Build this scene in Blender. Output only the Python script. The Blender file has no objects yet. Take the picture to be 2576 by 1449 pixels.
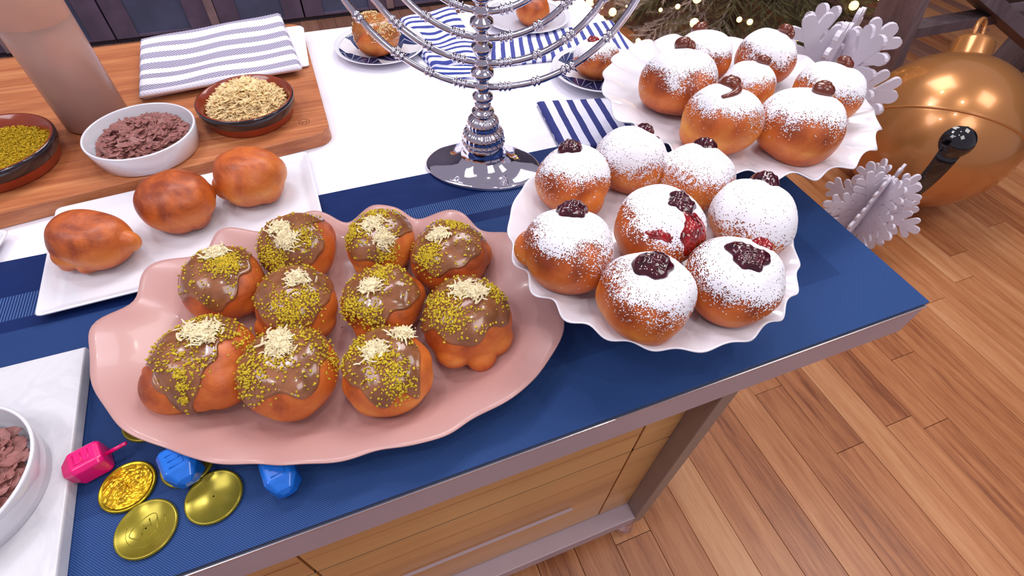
import bpy, bmesh, math, random
import numpy as np
from mathutils import Vector, Matrix
from math import pi, sin, cos, radians as RAD

rng = random.Random(7)
T = 0.74                      # height of the table top above the floor
C = bpy.context.scene.collection

# ------------------------------------------------------------------ camera
YAW, PITCH, ROLL, FPX = 0.4045, 0.8715, 0.0490, 1283.5
_ca, _sa, _cb, _sb = cos(YAW), sin(YAW), cos(PITCH), sin(PITCH)
FW = np.array([_sa*_cb, _ca*_cb, -_sb]); _rt = np.array([_ca, -_sa, 0.0]); _up = np.cross(_rt, FW)
CR = _rt*cos(ROLL) + _up*sin(ROLL); CU = -_rt*sin(ROLL) + _up*cos(ROLL)
CAM = np.array([0.0, 0.0, T+0.52])
cd = bpy.data.cameras.new('camera'); co = bpy.data.objects.new('camera', cd); C.objects.link(co)
cd.sensor_width = 36; cd.lens = FPX/2576*36; cd.clip_start = 0.02; cd.clip_end = 60
co.matrix_world = Matrix(((CR[0], CU[0], -FW[0], 0), (CR[1], CU[1], -FW[1], 0), (CR[2], CU[2], -FW[2], CAM[2]), (0, 0, 0, 1)))
bpy.context.scene.camera = co

# ------------------------------------------------------------------ world, lights, exposure
sc = bpy.context.scene
sc.view_settings.view_transform = 'Standard'; sc.view_settings.look = 'None'
sc.view_settings.gamma = 1; sc.view_settings.use_curve_mapping = False
sc.view_settings.exposure = -0.32
w = bpy.data.worlds.new('studio'); sc.world = w; w.use_nodes = True
w.node_tree.nodes['Background'].inputs[0].default_value = (0.56, 0.50, 0.62, 1)
w.node_tree.nodes['Background'].inputs[1].default_value = 0.72

def area(name, loc, target, size, power, col=(1, 1, 1), sy=None):
    l = bpy.data.lights.new(name, 'AREA'); l.energy = power; l.color = col
    l.shape = 'RECTANGLE' if sy else 'SQUARE'; l.size = size
    if sy: l.size_y = sy
    o = bpy.data.objects.new(name, l); C.objects.link(o); o.location = loc
    o.rotation_euler = (Vector(target)-Vector(loc)).to_track_quat('-Z', 'Y').to_euler()
    return o
area('key_softbox', (1.5, 2.2, 3.3), (0.2, 0.6, T), 1.3, 50, (1, .97, .96))
area('left_softbox', (-1.6, 0.4, 3.0), (0.0, 0.5, T), 1.1, 24, (.95, .93, 1))
area('front_softbox', (0.8, -1.6, 3.0), (0.5, 0.6, T), 1.1, 26, (1, .96, .94))
area('back_fill', (-0.2, 1.6, 3.3), (-0.4, 2.6, .3), 0.9, 26, (.93, .9, 1))  # fill light added to brighten the back cabinets
area('floor_softbox', (2.6, -0.2, 3.2), (2.0, 0.7, 0), 0.9, 20, (1, .95, .92))
for i, (x, y) in enumerate(((0.2, -0.5), (1.2, 0.2), (-0.5, 1.6), (0.9, 1.7), (-1.2, -0.3))):
    area('studio_spot', (x, y, 3.4), (x*.5+.2, y*.3+.5, T), 0.10, 7, (1, .97, .95))

# ------------------------------------------------------------------ pixel -> point helpers (real planes of the place)
def ray(x, y): return (x-1288)*CR - (y-724.5)*CU + FPX*FW
def at(x, y, z=0.0):          # z above the table top
    d = ray(x, y); t = (T+z-CAM[2])/d[2]; p = CAM+d*t
    return Vector(p)
def atY(x, y, Y):
    d = ray(x, y); return Vector(CAM+d*(Y/d[1]))
def hit(x, y, c, R, K=1.0):   # ray against an ellipsoid (R, R, K*R) round c
    s = np.array([1/R, 1/R, 1/(R*K)]); o = (CAM-np.array(c))*s; d = ray(x, y)*s; d = d/np.linalg.norm(d)
    b = o@d; q = b*b-(o@o-1)
    t = -b-math.sqrt(q) if q > 0 else -b
    return (o+d*t)            # unit-sphere coordinates

# ------------------------------------------------------------------ object helpers
def S(r, g, b):
    f = lambda c: ((c/255+.055)/1.055)**2.4 if c > 10 else c/255/12.92
    return (f(r), f(g), f(b), 1)
def link(o, parent=None):
    C.objects.link(o)
    if parent is not None: o.parent = parent
    return o
def mesh(name, verts, faces, mat=None, parent=None, smooth=True, loc=None, uvs=None):
    m = bpy.data.meshes.new(name); m.from_pydata([tuple(v) for v in verts], [], faces)
    if smooth: m.polygons.foreach_set('use_smooth', [True]*len(m.polygons))
    if uvs is not None:
        ul = m.uv_layers.new(name='UVMap'); idx = np.zeros(len(m.loops), dtype=np.int32); m.loops.foreach_get('vertex_index', idx)
        ul.data.foreach_set('uv', np.array(uvs, dtype=np.float32)[idx].ravel())
    m.update()
    if mat: m.materials.append(mat)
    o = bpy.data.objects.new(name, m); link(o, parent)
    if loc is not None: o.location = loc
    return o
def bobj(name, bm, mat=None, parent=None, smooth=False, loc=None):
    m = bpy.data.meshes.new(name); bmesh.ops.recalc_face_normals(bm, faces=bm.faces); bm.to_mesh(m); bm.free()
    if smooth: m.polygons.foreach_set('use_smooth', [True]*len(m.polygons))
    if mat: m.materials.append(mat)
    o = bpy.data.objects.new(name, m); link(o, parent)
    if loc is not None: o.location = loc
    return o
def tag(o, label=None, cat=None, group=None, kind=None):
    if label: o['label'] = label
    if cat: o['category'] = cat
    if group: o['group'] = group
    if kind: o['kind'] = kind
    return o
def empty(name, loc, label, cat, group=None, rz=0):
    o = bpy.data.objects.new(name, None); link(o); o.location = loc; o.rotation_euler = (0, 0, rz); o.empty_display_size = .02
    return tag(o, label, cat, group)
def box(bm, x0, x1, y0, y1, z0, z1, bev=0.0):
    r = bmesh.ops.create_cube(bm, size=1)
    for v in r['verts']:
        v.co = Vector((x0+(v.co.x+.5)*(x1-x0), y0+(v.co.y+.5)*(y1-y0), z0+(v.co.z+.5)*(z1-z0)))
    if bev:
        es = set(e for v in r['verts'] for e in v.link_edges)
        bmesh.ops.bevel(bm, geom=list(es), offset=bev, segments=2, profile=.7, affect='EDGES')
def boxo(name, dims, mat, parent=None, bev=0.0, loc=None):
    bm = bmesh.new(); box(bm, *dims, bev); return bobj(name, bm, mat, parent, False, loc)
def beam(bm, a, b, wd, th, up=Vector((0, 0, 1))):
    a = Vector(a); b = Vector(b); d = (b-a).normalized(); s = d.cross(up)
    s = s.normalized() if s.length > 1e-4 else Vector((1, 0, 0)); u = s.cross(d)
    vs = [bm.verts.new(p+s*wd/2*i+u*th/2*j) for p in (a, b) for i, j in ((-1, -1), (1, -1), (1, 1), (-1, 1))]
    for q in ((0, 1, 2, 3), (7, 6, 5, 4), (0, 4, 5, 1), (1, 5, 6, 2), (2, 6, 7, 3), (3, 7, 4, 0)):
        bm.faces.new([vs[i] for i in q])
def grid_faces(nu, nv, wrap=True, off=0, flip=False):
    F = []
    for i in range(nu-1):
        for j in range(nv if wrap else nv-1):
            k = (j+1) % nv
            q = (off+i*nv+j, off+i*nv+k, off+(i+1)*nv+k, off+(i+1)*nv+j)
            F.append(q[::-1] if flip else q)
    return F
def lathe(name, prof, mat, parent=None, n=64, sx=1.0, sy=1.0, rfun=None, zfun=None, loc=None):
    V = []
    for r, z in prof:
        for j in range(n):
            a = 2*pi*j/n; rr = r*(rfun(a, r) if rfun else 1)
            V.append((rr*cos(a)*sx, rr*sin(a)*sy, z+(zfun(a, r) if zfun else 0)))
    F = grid_faces(len(prof), n, True)
    o = mesh(name, V, F, mat, parent, True, loc)
    return o
def tube(V, F, pts, rad, n=8, cap=True):
    off = len(V); pts = [Vector(p) for p in pts]; up = Vector((0.13, 0.2, 1)).normalized()
    for i, p in enumerate(pts):
        d = (pts[min(i+1, len(pts)-1)]-pts[max(i-1, 0)]).normalized()
        s = d.cross(up); s = s.normalized() if s.length > 1e-3 else Vector((1, 0, 0)); u = s.cross(d)
        r = rad[i] if isinstance(rad, (list, tuple)) else rad
        for j in range(n):
            a = 2*pi*j/n; V.append(p+s*r*cos(a)+u*r*sin(a))
    F += grid_faces(len(pts), n, True, off)
    if cap:
        F.append(tuple(off+j for j in range(n))[::-1]); F.append(tuple(off+(len(pts)-1)*n+j for j in range(n)))

# ------------------------------------------------------------------ materials
def newmat(name):
    m = bpy.data.materials.new(name); m.use_nodes = True
    return m, m.node_tree, m.node_tree.nodes['Principled BSDF']
def N(nt, t, **kw):
    n = nt.nodes.new('ShaderNode'+t)
    for k, v in kw.items():
        if k in ('operation', 'data_type', 'blend_type', 'noise_dimensions', 'wave_type', 'bands_direction', 'feature'): setattr(n, k, v)
        else: n.inputs[k].default_value = v
    return n
def ramp(nt, fac, stops, const=False):
    r = nt.nodes.new('ShaderNodeValToRGB'); e = r.color_ramp.elements
    while len(e) < len(stops): e.new(.5)
    for i, (p, c) in enumerate(stops): e[i].position = p; e[i].color = c
    if const: r.color_ramp.interpolation = 'CONSTANT'
    nt.links.new(fac, r.inputs[0]); return r.outputs[0]
def coords(nt, kind='Object', scale=None, loc=None):
    if kind == 'World': o = nt.nodes.new('ShaderNodeNewGeometry').outputs['Position']
    else: o = nt.nodes.new('ShaderNodeTexCoord').outputs[kind]
    if scale or loc:
        mp = nt.nodes.new('ShaderNodeMapping'); nt.links.new(o, mp.inputs[0])
        if scale: mp.inputs['Scale'].default_value = scale
        if loc: mp.inputs['Location'].default_value = loc
        o = mp.outputs[0]
    return o
def noise(nt, vec, scale, detail=3, rough=.5, dist=0):
    n = N(nt, 'TexNoise', Scale=scale, Detail=detail, Roughness=rough, Distortion=dist); nt.links.new(vec, n.inputs['Vector']); return n.outputs['Fac']
def mix(nt, fac, a, b, bt='MIX'):
    m = nt.nodes.new('ShaderNodeMix'); m.data_type = 'RGBA'; m.blend_type = bt
    for s, v in ((0, fac), (6, a), (7, b)):
        if isinstance(v, (tuple, float, int)): m.inputs[s].default_value = v
        else: nt.links.new(v, m.inputs[s])
    return m.outputs[2]
def math_(nt, op, a, b=None, c=None):
    m = nt.nodes.new('ShaderNodeMath'); m.operation = op
    for i, v in enumerate((a, b, c)):
        if v is None: continue
        if isinstance(v, (float, int)): m.inputs[i].default_value = v
        else: nt.links.new(v, m.inputs[i])
    return m.outputs[0]
def bump(nt, h, bs, strength=.3, dist=.002):
    b = N(nt, 'Bump', Strength=strength, Distance=dist); nt.links.new(h, b.inputs['Height']); nt.links.new(b.outputs[0], bs.inputs['Normal'])
def sep(nt, v):
    s = nt.nodes.new('ShaderNodeSeparateXYZ'); nt.links.new(v, s.inputs[0]); return s.outputs
def plain(name, col, rough=.5, metal=0, coat=0, var=.06, ns=40, bmp=0, spec=.5, sss=0):
    m, nt, b = newmat(name)
    n = noise(nt, coords(nt), ns, 4)
    dk = tuple(c*(1-var*2) for c in col[:3])+(1,); lt = tuple(min(1, c*(1+var)) for c in col[:3])+(1,)
    nt.links.new(ramp(nt, n, [(.3, dk), (.7, lt)]), b.inputs['Base Color'])
    b.inputs['Roughness'].default_value = rough; b.inputs['Metallic'].default_value = metal
    b.inputs['Coat Weight'].default_value = coat; b.inputs['Coat Roughness'].default_value = .08
    b.inputs['Specular IOR Level'].default_value = spec
    if sss: b.inputs['Subsurface Weight'].default_value = sss; b.inputs['Subsurface Radius'].default_value = (.006, .003, .001)
    if bmp: bump(nt, n, b, bmp, .001)
    return m
def wood(name, cols, axis='y', gs=14, rough=.4, fine=.35, rand=.35, coat=.0, bs=.15, stretch=18):
    m, nt, b = newmat(name)
    sc_ = {'x': (1.0/stretch*gs, gs, gs), 'y': (gs, 1.0/stretch*gs, gs), 'z': (gs, gs, 1.0/stretch*gs)}[axis]
    v = coords(nt, 'World', sc_)
    oi = nt.nodes.new('ShaderNodeObjectInfo')
    cb = nt.nodes.new('ShaderNodeCombineXYZ'); off = math_(nt, 'MULTIPLY', oi.outputs['Random'], 37.0)
    for i in range(3): nt.links.new(off, cb.inputs[i])
    va = nt.nodes.new('ShaderNodeVectorMath'); va.operation = 'ADD'; nt.links.new(v, va.inputs[0]); nt.links.new(cb.outputs[0], va.inputs[1])
    n1 = noise(nt, va.outputs[0], 1.0, 5, .6, .6); n2 = noise(nt, va.outputs[0], 6.0, 3, .7, .3)
    f = math_(nt, 'ADD', math_(nt, 'MULTIPLY', n1, 1-fine), math_(nt, 'MULTIPLY', n2, fine))
    f = math_(nt, 'ADD', f, math_(nt, 'MULTIPLY', math_(nt, 'SUBTRACT', oi.outputs['Random'], .5), rand))
    k = len(cols); stops = [(.25+.5*i/(k-1), c) for i, c in enumerate(cols)]
    nt.links.new(ramp(nt, f, stops), b.inputs['Base Color'])
    b.inputs['Roughness'].default_value = rough; b.inputs['Coat Weight'].default_value = coat; b.inputs['Coat Roughness'].default_value = .25
    bump(nt, n2, b, bs, .0006)
    return m

M_white = plain('white_glaze_ceramic', S(232, 232, 240), .12, coat=.6, var=.01, ns=8)
M_ruffle = plain('ruffled_white_ceramic', S(236, 234, 242), .16, coat=.5, var=.01, ns=8)
M_pink = plain('pink_matte_glaze', S(198, 152, 146), .36, coat=.2, var=.02, ns=9)
M_cloth = plain('white_table_linen', S(238, 236, 246), .85, var=.012, ns=220, bmp=.1)
M_chrome = plain('polished_silver', S(226, 224, 234), .05, metal=1, var=.01)
M_steel = plain('brushed_steel', S(182, 164, 172), .42, metal=.12, var=.02, ns=12)
M_steel_lip = plain('bright_steel_lip', S(215, 215, 225), .18, metal=.9, var=.02)
M_steel_dark = plain('grey_steel_leg', S(150, 130, 118), .45, metal=.1, var=.03, ns=30)
M_terra = plain('glazed_terracotta', S(140, 56, 28), .18, coat=.6, var=.12, ns=18)
M_terra_raw = plain('terracotta_foot', S(170, 76, 44), .4, var=.1, ns=24)
M_terra_blk = plain('black_glazed_band', S(34, 30, 38), .14, coat=.7, var=.2, ns=20)
M_jam = plain('dark_berry_jam', S(72, 6, 24), .09, coat=.8, var=.35, ns=160, bmp=.4, sss=.0)
M_jamred = plain('thin_red_jam', S(150, 12, 14), .1, coat=.8, var=.4, ns=90, bmp=.3)
M_choc = plain('chocolate_cream', S(112, 50, 30), .2, coat=.6, var=.1, ns=60)
M_flake = plain('milk_chocolate_flake', S(152, 98, 92), .5, var=.15, ns=160)
M_crumb = plain('ground_pistachio', S(214, 186, 40), .7, var=.28, ns=420)
M_crumb_bowl = plain('pistachio_crumbs', S(206, 172, 14), .75, var=.25, ns=320)
M_shred = plain('shredded_halva', S(240, 228, 190), .7, var=.06, ns=300)
M_shredb = plain('flaked_halva', S(240, 214, 160), .7, var=.12, ns=120)
M_sugar = plain('powdered_sugar', S(246, 244, 252), .95, var=.05, ns=900, bmp=.5)
M_gold = plain('satin_gold_paint', S(198, 134, 76), .26, metal=.5, coat=.45, var=.03, ns=6)
M_blackgl = plain('black_gloss', S(8, 8, 14), .06, coat=1, var=.02)
M_flakew = plain('white_snowflake_plastic', S(226, 220, 232), .45, var=.02, ns=14)
M_pinkpl = plain('hot_pink_plastic', S(236, 20, 120), .25, coat=.3, var=.05, ns=90)
M_bluepl = plain('bright_blue_plastic', S(18, 110, 214), .25, coat=.3, var=.05, ns=90)
M_foil = plain('gold_foil', S(196, 170, 40), .2, metal=.85, var=.12, ns=90, bmp=.25)
M_foil_dull = plain('olive_gold_foil', S(158, 144, 44), .24, metal=.55, var=.1, ns=60, bmp=.15)
M_foil_orange = plain('bright_crinkled_foil', S(226, 178, 30), .24, metal=.7, var=.3, ns=150, bmp=.7)
M_greywood = wood('weathered_grey_wood', [S(74, 60, 66), S(104, 88, 94), S(132, 116, 122)], 'z', 8, .7)
M_bark = plain('brown_bark', S(70, 48, 34), .9, var=.3)

def dough_mat():
    m, nt, b = newmat('fried_dough'); v = coords(nt); z = sep(nt, v)[2]
    oi = nt.nodes.new('ShaderNodeObjectInfo')
    n = noise(nt, v, 26, 5, .6, .4); n2 = noise(nt, v, 240, 3, .6)
    f = math_(nt, 'ADD', math_(nt, 'MULTIPLY', n, .9), math_(nt, 'MULTIPLY', math_(nt, 'SUBTRACT', oi.outputs['Random'], .5), .22))
    # paler belt round the middle of each bun, as fried dough has
    belt = math_(nt, 'ABSOLUTE', math_(nt, 'ADD', z, .006)); belt = math_(nt, 'SUBTRACT', .16, math_(nt, 'MULTIPLY', belt, 14.0))
    belt = math_(nt, 'MAXIMUM', belt, -.12)
    f = math_(nt, 'ADD', f, belt)
    c = ramp(nt, f, [(.20, S(146, 62, 24)), (.38, S(198, 98, 38)), (.58, S(218, 126, 52)), (.76, S(236, 160, 76))])
    nt.links.new(c, b.inputs['Base Color']); b.inputs['Roughness'].default_value = .46
    b.inputs['Coat Weight'].default_value = .12; b.inputs['Coat Roughness'].default_value = .25
    b.inputs['Subsurface Weight'].default_value = .08; b.inputs['Subsurface Radius'].default_value = (.01, .004, .002)
    bump(nt, math_(nt, 'ADD', n2, math_(nt, 'MULTIPLY', n, 2.0)), b, .35, .0012)
    return m
M_dough = dough_mat()
def glaze_mat():
    m, nt, b = newmat('milk_chocolate_glaze'); v = coords(nt); n = noise(nt, v, 50, 3)
    nt.links.new(ramp(nt, n, [(.35, S(118, 72, 38)), (.65, S(152, 96, 62))]), b.inputs['Base Color'])
    b.inputs['Roughness'].default_value = .2; b.inputs['Coat Weight'].default_value = .6; b.inputs['Coat Roughness'].default_value = .06
    bump(nt, noise(nt, v, 120, 2), b, .3, .001); return m
M_glaze = glaze_mat()

def runner_mat():
    m, nt, b = newmat('navy_woven_vinyl'); v = coords(nt, 'World'); x, y, _ = sep(nt, v)
    P_ = .0023
    def wv(s, p): return math_(nt, 'SINE', math_(nt, 'MULTIPLY', s, 2*pi/p))
    dots = math_(nt, 'MULTIPLY', wv(x, P_), wv(y, P_)); dots = math_(nt, 'MULTIPLY', math_(nt, 'ADD', dots, 1.0), .5)
    ribs = math_(nt, 'MULTIPLY', math_(nt, 'ADD', wv(x, .0032), 1.0), .5)
    def step(s, a, w_=.0008):
        n_ = nt.nodes.new('ShaderNodeMapRange'); nt.links.new(s, n_.inputs[0]); n_.inputs[1].default_value = a-w_; n_.inputs[2].default_value = a+w_; return n_.outputs[0]
    def band(s, a, c): return math_(nt, 'MULTIPLY', step(s, a), math_(nt, 'SUBTRACT', 1.0, step(s, c)))
    strip = math_(nt, 'MULTIPLY', band(y, .556, .598), math_(nt, 'SUBTRACT', 1.0, step(x, .60)))     # ribbed strip
    main = math_(nt, 'SUBTRACT', 1.0, step(y, .536)); 
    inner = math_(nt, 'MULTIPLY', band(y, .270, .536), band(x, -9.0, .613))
    noi = noise(nt, v, 30, 3)
    cm = mix(nt, dots, S(4, 18, 62), S(62, 100, 164))
    cr = mix(nt, ribs, S(8, 24, 74), S(72, 104, 160))
    solid = mix(nt, noi, S(14, 34, 82), S(22, 44, 98))
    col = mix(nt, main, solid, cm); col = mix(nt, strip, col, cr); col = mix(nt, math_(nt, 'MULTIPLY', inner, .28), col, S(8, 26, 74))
    nt.links.new(col, b.inputs['Base Color']); b.inputs['Roughness'].default_value = .55; b.inputs['Specular IOR Level'].default_value = .15
    h = math_(nt, 'ADD', math_(nt, 'MULTIPLY', dots, main), math_(nt, 'MULTIPLY', ribs, strip)); bump(nt, h, b, .5, .0006)
    return m
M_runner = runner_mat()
def stripe_mat(name, n, duty, ca, cb, wob=.0, axis=0, weave=False, off=0.0):
    m, nt, b = newmat(name); v = coords(nt, 'UV'); u = sep(nt, v)
    s = u[axis]
    nz = noise(nt, v, 3, 2); s2 = math_(nt, 'ADD', s, math_(nt, 'MULTIPLY', math_(nt, 'SUBTRACT', nz, .5), wob))
    fr = math_(nt, 'FRACT', math_(nt, 'ADD', math_(nt, 'MULTIPLY', s2, float(n)), off)); st = math_(nt, 'LESS_THAN', fr, duty)
    c2 = cb
    if weave:
        w1 = math_(nt, 'SINE', math_(nt, 'MULTIPLY', u[1-axis], 2*pi*70)); w2 = math_(nt, 'SINE', math_(nt, 'MULTIPLY', u[axis], 2*pi*60))
        ww = math_(nt, 'MULTIPLY', math_(nt, 'ADD', math_(nt, 'MULTIPLY', w1, w2), 1.0), .5); c2 = mix(nt, ww, cb, S(196, 190, 216))
    nt.links.new(mix(nt, st, ca, c2), b.inputs['Base Color']); b.inputs['Roughness'].default_value = .9
    bump(nt, noise(nt, v, 260, 2), b, .25, .0008); return m
M_nap = stripe_mat('navy_striped_linen', 9, .44, S(232, 232, 248), S(54, 62, 132), .03, 0)
M_nap2 = stripe_mat('navy_striped_linen_long', 15, .44, S(232, 232, 248), S(66, 74, 150), .012, 0)
M_nap3 = stripe_mat('navy_striped_linen_short', 6.5, .45, S(232, 232, 248), S(48, 56, 122), .02, 0)
def marble_mat():
    m, nt, b = newmat('white_marble'); v = coords(nt)
    n = noise(nt, v, 9, 8, .62, 1.6)
    nt.links.new(ramp(nt, n, [(.25, S(206, 206, 212)), (.45, S(218, 217, 222)), (.52, S(211, 210, 216)), (.62, S(222, 221, 226))]), b.inputs['Base Color'])
    b.inputs['Roughness'].default_value = .35; return m
M_marble = marble_mat()
M_marble_edge = plain('marble_edge', S(178, 190, 176), .4, var=.05)

# ------------------------------------------------------------------ SETTING: floor of boards, wall, cabinets
fl = boxo('floor', (-2.6, 5.2, -1.2, 4.2, -.06, -.012), plain('subfloor', S(70, 42, 30), .9)); tag(fl, kind='structure')
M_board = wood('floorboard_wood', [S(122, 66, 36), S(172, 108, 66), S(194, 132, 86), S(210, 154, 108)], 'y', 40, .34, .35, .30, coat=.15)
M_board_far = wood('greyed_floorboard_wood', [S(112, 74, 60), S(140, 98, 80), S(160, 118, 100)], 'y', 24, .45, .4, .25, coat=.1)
bw = .092; x = -1.75; cnt = 0
while x < 4.05 and cnt < 296:
    y = -.75 + rng.random()*.3
    segs = [] 
    while y < 3.5 and cnt < 296:
        L = rng.uniform(.55, 1.25) if (.35 < x < 1.7 and y < 1.0) else rng.uniform(1.1, 1.9)
        y1 = min(y+L, 3.55)
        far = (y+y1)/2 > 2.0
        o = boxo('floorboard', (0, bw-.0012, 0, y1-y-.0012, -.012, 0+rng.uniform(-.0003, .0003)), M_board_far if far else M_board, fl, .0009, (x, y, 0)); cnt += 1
        y = y1
    x += bw
M_cab = plain('blue_grey_panel_paint', S(82, 88, 116), .42, var=.12, ns=7)
M_cabf = plain('purple_grey_frame_paint', S(98, 84, 106), .45, var=.14, ns=9)
M_cabd = plain('dark_cabinet_carcass', S(44, 38, 50), .6, var=.1)
M_post = plain('taupe_pilaster_wood', S(142, 118, 122), .5, var=.1, ns=14)
wl = boxo('wall_back', (-2.6, 5.2, 3.60, 3.66, 0, 2.9), plain('dim_back_wall', S(96, 90, 104), .8)); tag(wl, kind='structure')
wr = boxo('wall_right', (4.9, 4.96, -1.2, 3.6, 0, 2.9), plain('dim_side_wall', S(70, 68, 88), .8)); tag(wr, kind='structure')
cab_labels = ['blue-grey panelled cabinet at far left behind the leaning sauce bottle', 'blue-grey panelled cabinet with pale upright post behind the grey striped towel',
              'purple-grey cabinet behind the crumb-topped doughnut at the back of the table', 'dark cabinet at the back hidden behind the candelabra top', 'dark cabinet unit behind the evergreen tree', 'dark blue cabinet unit farthest right behind the wooden trestle']
for i in range(6):
    x0 = -1.822+.926*i; x1 = x0+.926
    e = empty('base_cabinet', (x0, 3.17, 0), cab_labels[i], 'cabinet')
    boxo('carcass', (.002, .924, .03, .42, .0, .86), M_cabd, e)
    boxo('worktop', (0, .926, -.01, .42, .86, .90), M_cabf, e, .004)
    boxo('plinth', (.002, .924, .012, .03, .0, .018), M_cabd, e)
    boxo('post', (.455, .497, -.012, .03, .02, .86), M_post, e, .006)
    for s0 in (.004, .499):
        pass
        w0, w1 = s0, s0+.451-(.0 if s0 < .1 else .028)
        f = .10
        bm = bmesh.new(); box(bm, w0, w0+f, 0, .03, .022, .855, .003); box(bm, w1-f, w1, 0, .03, .022, .855, .003)
        box(bm, w0+f, w1-f, 0, .03, .022, .022+.012, .003); box(bm, w0+f, w1-f, 0, .03, .855-.1, .855, .003)
        dr = bobj('door', bm, M_cabf, e)
        boxo('door_panel', (w0+f-.002, w1-f+.002, .012, .028, .033, .76), M_cab, dr)

# ------------------------------------------------------------------ TABLE
YF = .1925; XR = .689; YB = 1.25; XL = -1.25
tb = empty('kitchen_island', (0, .7, 0), 'long wheeled kitchen island with brushed steel frame and wooden drawers, carrying all the food', 'table')
def tp(name, dims, mat, bev=0): # table part: z relative to table top, table-space y from world
    x0, x1, y0, y1, z0, z1 = dims; return boxo(name, (x0, x1, y0-.7, y1-.7, T+z0, T+z1), mat, tb, bev)
M_top = wood('island_top_wood', [S(150, 92, 56), S(180, 120, 78), S(196, 140, 96)], 'x', 12, .4)
tp('table_top', (XL+.004, XR-.004, YF+.004, YB-.004, -.05, -.0035), M_top)
tp('front_apron', (XL, XR, YF-.003, YF+.004, -.063, -.006), M_steel, .001)
tp('apron_lip', (XL, XR, YF-.0045, YF+.003, -.0058, -.0030), M_steel_lip, .0008)
tp('side_apron', (XR-.004, XR+.001, YF+.004, YB, -.063, -.0035), M_steel, .001)
tp('back_apron', (XL, XR-.004, YB-.004, YB+.002, -.063, -.0035), M_steel, .001)
for (lx, ly) in ((.389, YF), (.389, 1.19), (-1.2, YF), (-1.2, 1.19)):
    tp('leg', (lx, lx+.026, ly, ly+.040, -.645, -.05), M_steel_dark, .002)
    cx, cy = lx+.01, ly+.02
    cst = lathe('castor', [(.001, 0), (.014, .001), (.021, .008), (.024, .018), (.021, .028), (.012, .035), (.009, .045), (.014, .050), (.014, .096)], M_chrome, tb, 24, loc=(cx-.0, cy-.7, 0.0))
tp('bottom_rail', (-1.2, .389, YF, .226, -.645, -.600), M_steel, .002)
tp('bottom_rail', (-1.2, .389, 1.19, 1.225, -.645, -.600), M_steel, .002)
tp('drawer_cabinet', (-1.17, .389, .240, 1.18, -.60, -.05), plain('dark_carcass', S(26, 16, 10), .9))  # near-black colour puts shade into the gaps between drawer fronts
M_gap_shade = plain('dark_gap_shade', S(28, 16, 12), .9)
M_draw = wood('drawer_maple', [S(176, 122, 74), S(206, 152, 92), S(222, 172, 108)], 'x', 16, .38, .3, .12, coat=.2)
for (x0, x1) in ((.3195, .3885), (-.168, .3155), (-.655, -.1715), (-1.17, -.658)):
    d1 = tp('drawer_front', (x0, x1, .2245, .236, -.2605, -.052), M_draw, .0012)
    d2 = tp('drawer_front', (x0, x1, .2245, .236, -.597, -.2655), M_draw, .0012)
    tp('gap_shade_strip', (x0, x1, .2256, .235, -.2660, -.2600), M_gap_shade)  # dark strip standing in for the shade inside the drawer gap
    if x1-x0 > .2:
        for dd, z in ((d1, -.195), (d2, -.335)):
            boxo('groove_strip', (x0+.002, x1-.002, .2238-.7, .2246-.7, T+z-.0007, T+z+.0007), M_top, dd)
        xm0, xm1 = (x0+.09, x1-.082)
        h = boxo('handle', (xm0, xm1, .2165-.7, .2215-.7, T-.4415, T-.4390), M_steel, d2, .0008); h['label'] = 'slim bright metal handle bar'

# tablecloth and runner
tc = boxo('tablecloth', (XL-.002, XR+.002, .60, YB+.004, T-.0035, T+.0), M_cloth, None, .0008); tag(tc, 'white linen tablecloth covering the back half of the island', 'tablecloth')
def drape(name, x0, x1, y0, y1, z, th, mat, nx=90, ny=30, wob=.003):
    V = []; F = []
    for k in (1, 0):
        for i in range(nx+1):
            for j in range(ny+1):
                u = i/nx; v = j/ny; X = x0+(x1-x0)*u; Y = y0+(y1-y0)*v
                if v > .5: Y += wob*(v-.5)*2*(sin(u*9+1)+.6*sin(u*23))*.8
                V.append((X, Y, z+(th if k else 0)))
    n1 = (nx+1)*(ny+1)
    for i in range(nx):
        for j in range(ny):
            a = i*(ny+1)+j; F.append((a, a+ny+1, a+ny+2, a+1)); F.append((n1+a, n1+a+1, n1+a+ny+2, n1+a+ny+1))
    for i in range(nx):
        for j in (0, ny):
            a = i*(ny+1)+j; b_ = a+ny+1; F.append((a, n1+a, n1+b_, b_) if j == 0 else (a, b_, n1+b_, n1+a))
    for j in range(ny):
        for i in (0, nx):
            a = i*(ny+1)+j; b_ = a+1; F.append((a, b_, n1+b_, n1+a) if i == 0 else (a, n1+a, n1+b_, b_))
    return mesh(name, V, F, mat, smooth=False)
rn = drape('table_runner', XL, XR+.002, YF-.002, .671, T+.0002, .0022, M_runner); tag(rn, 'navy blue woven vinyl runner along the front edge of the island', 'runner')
Z0 = .0025   # top of runner above the table top

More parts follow.
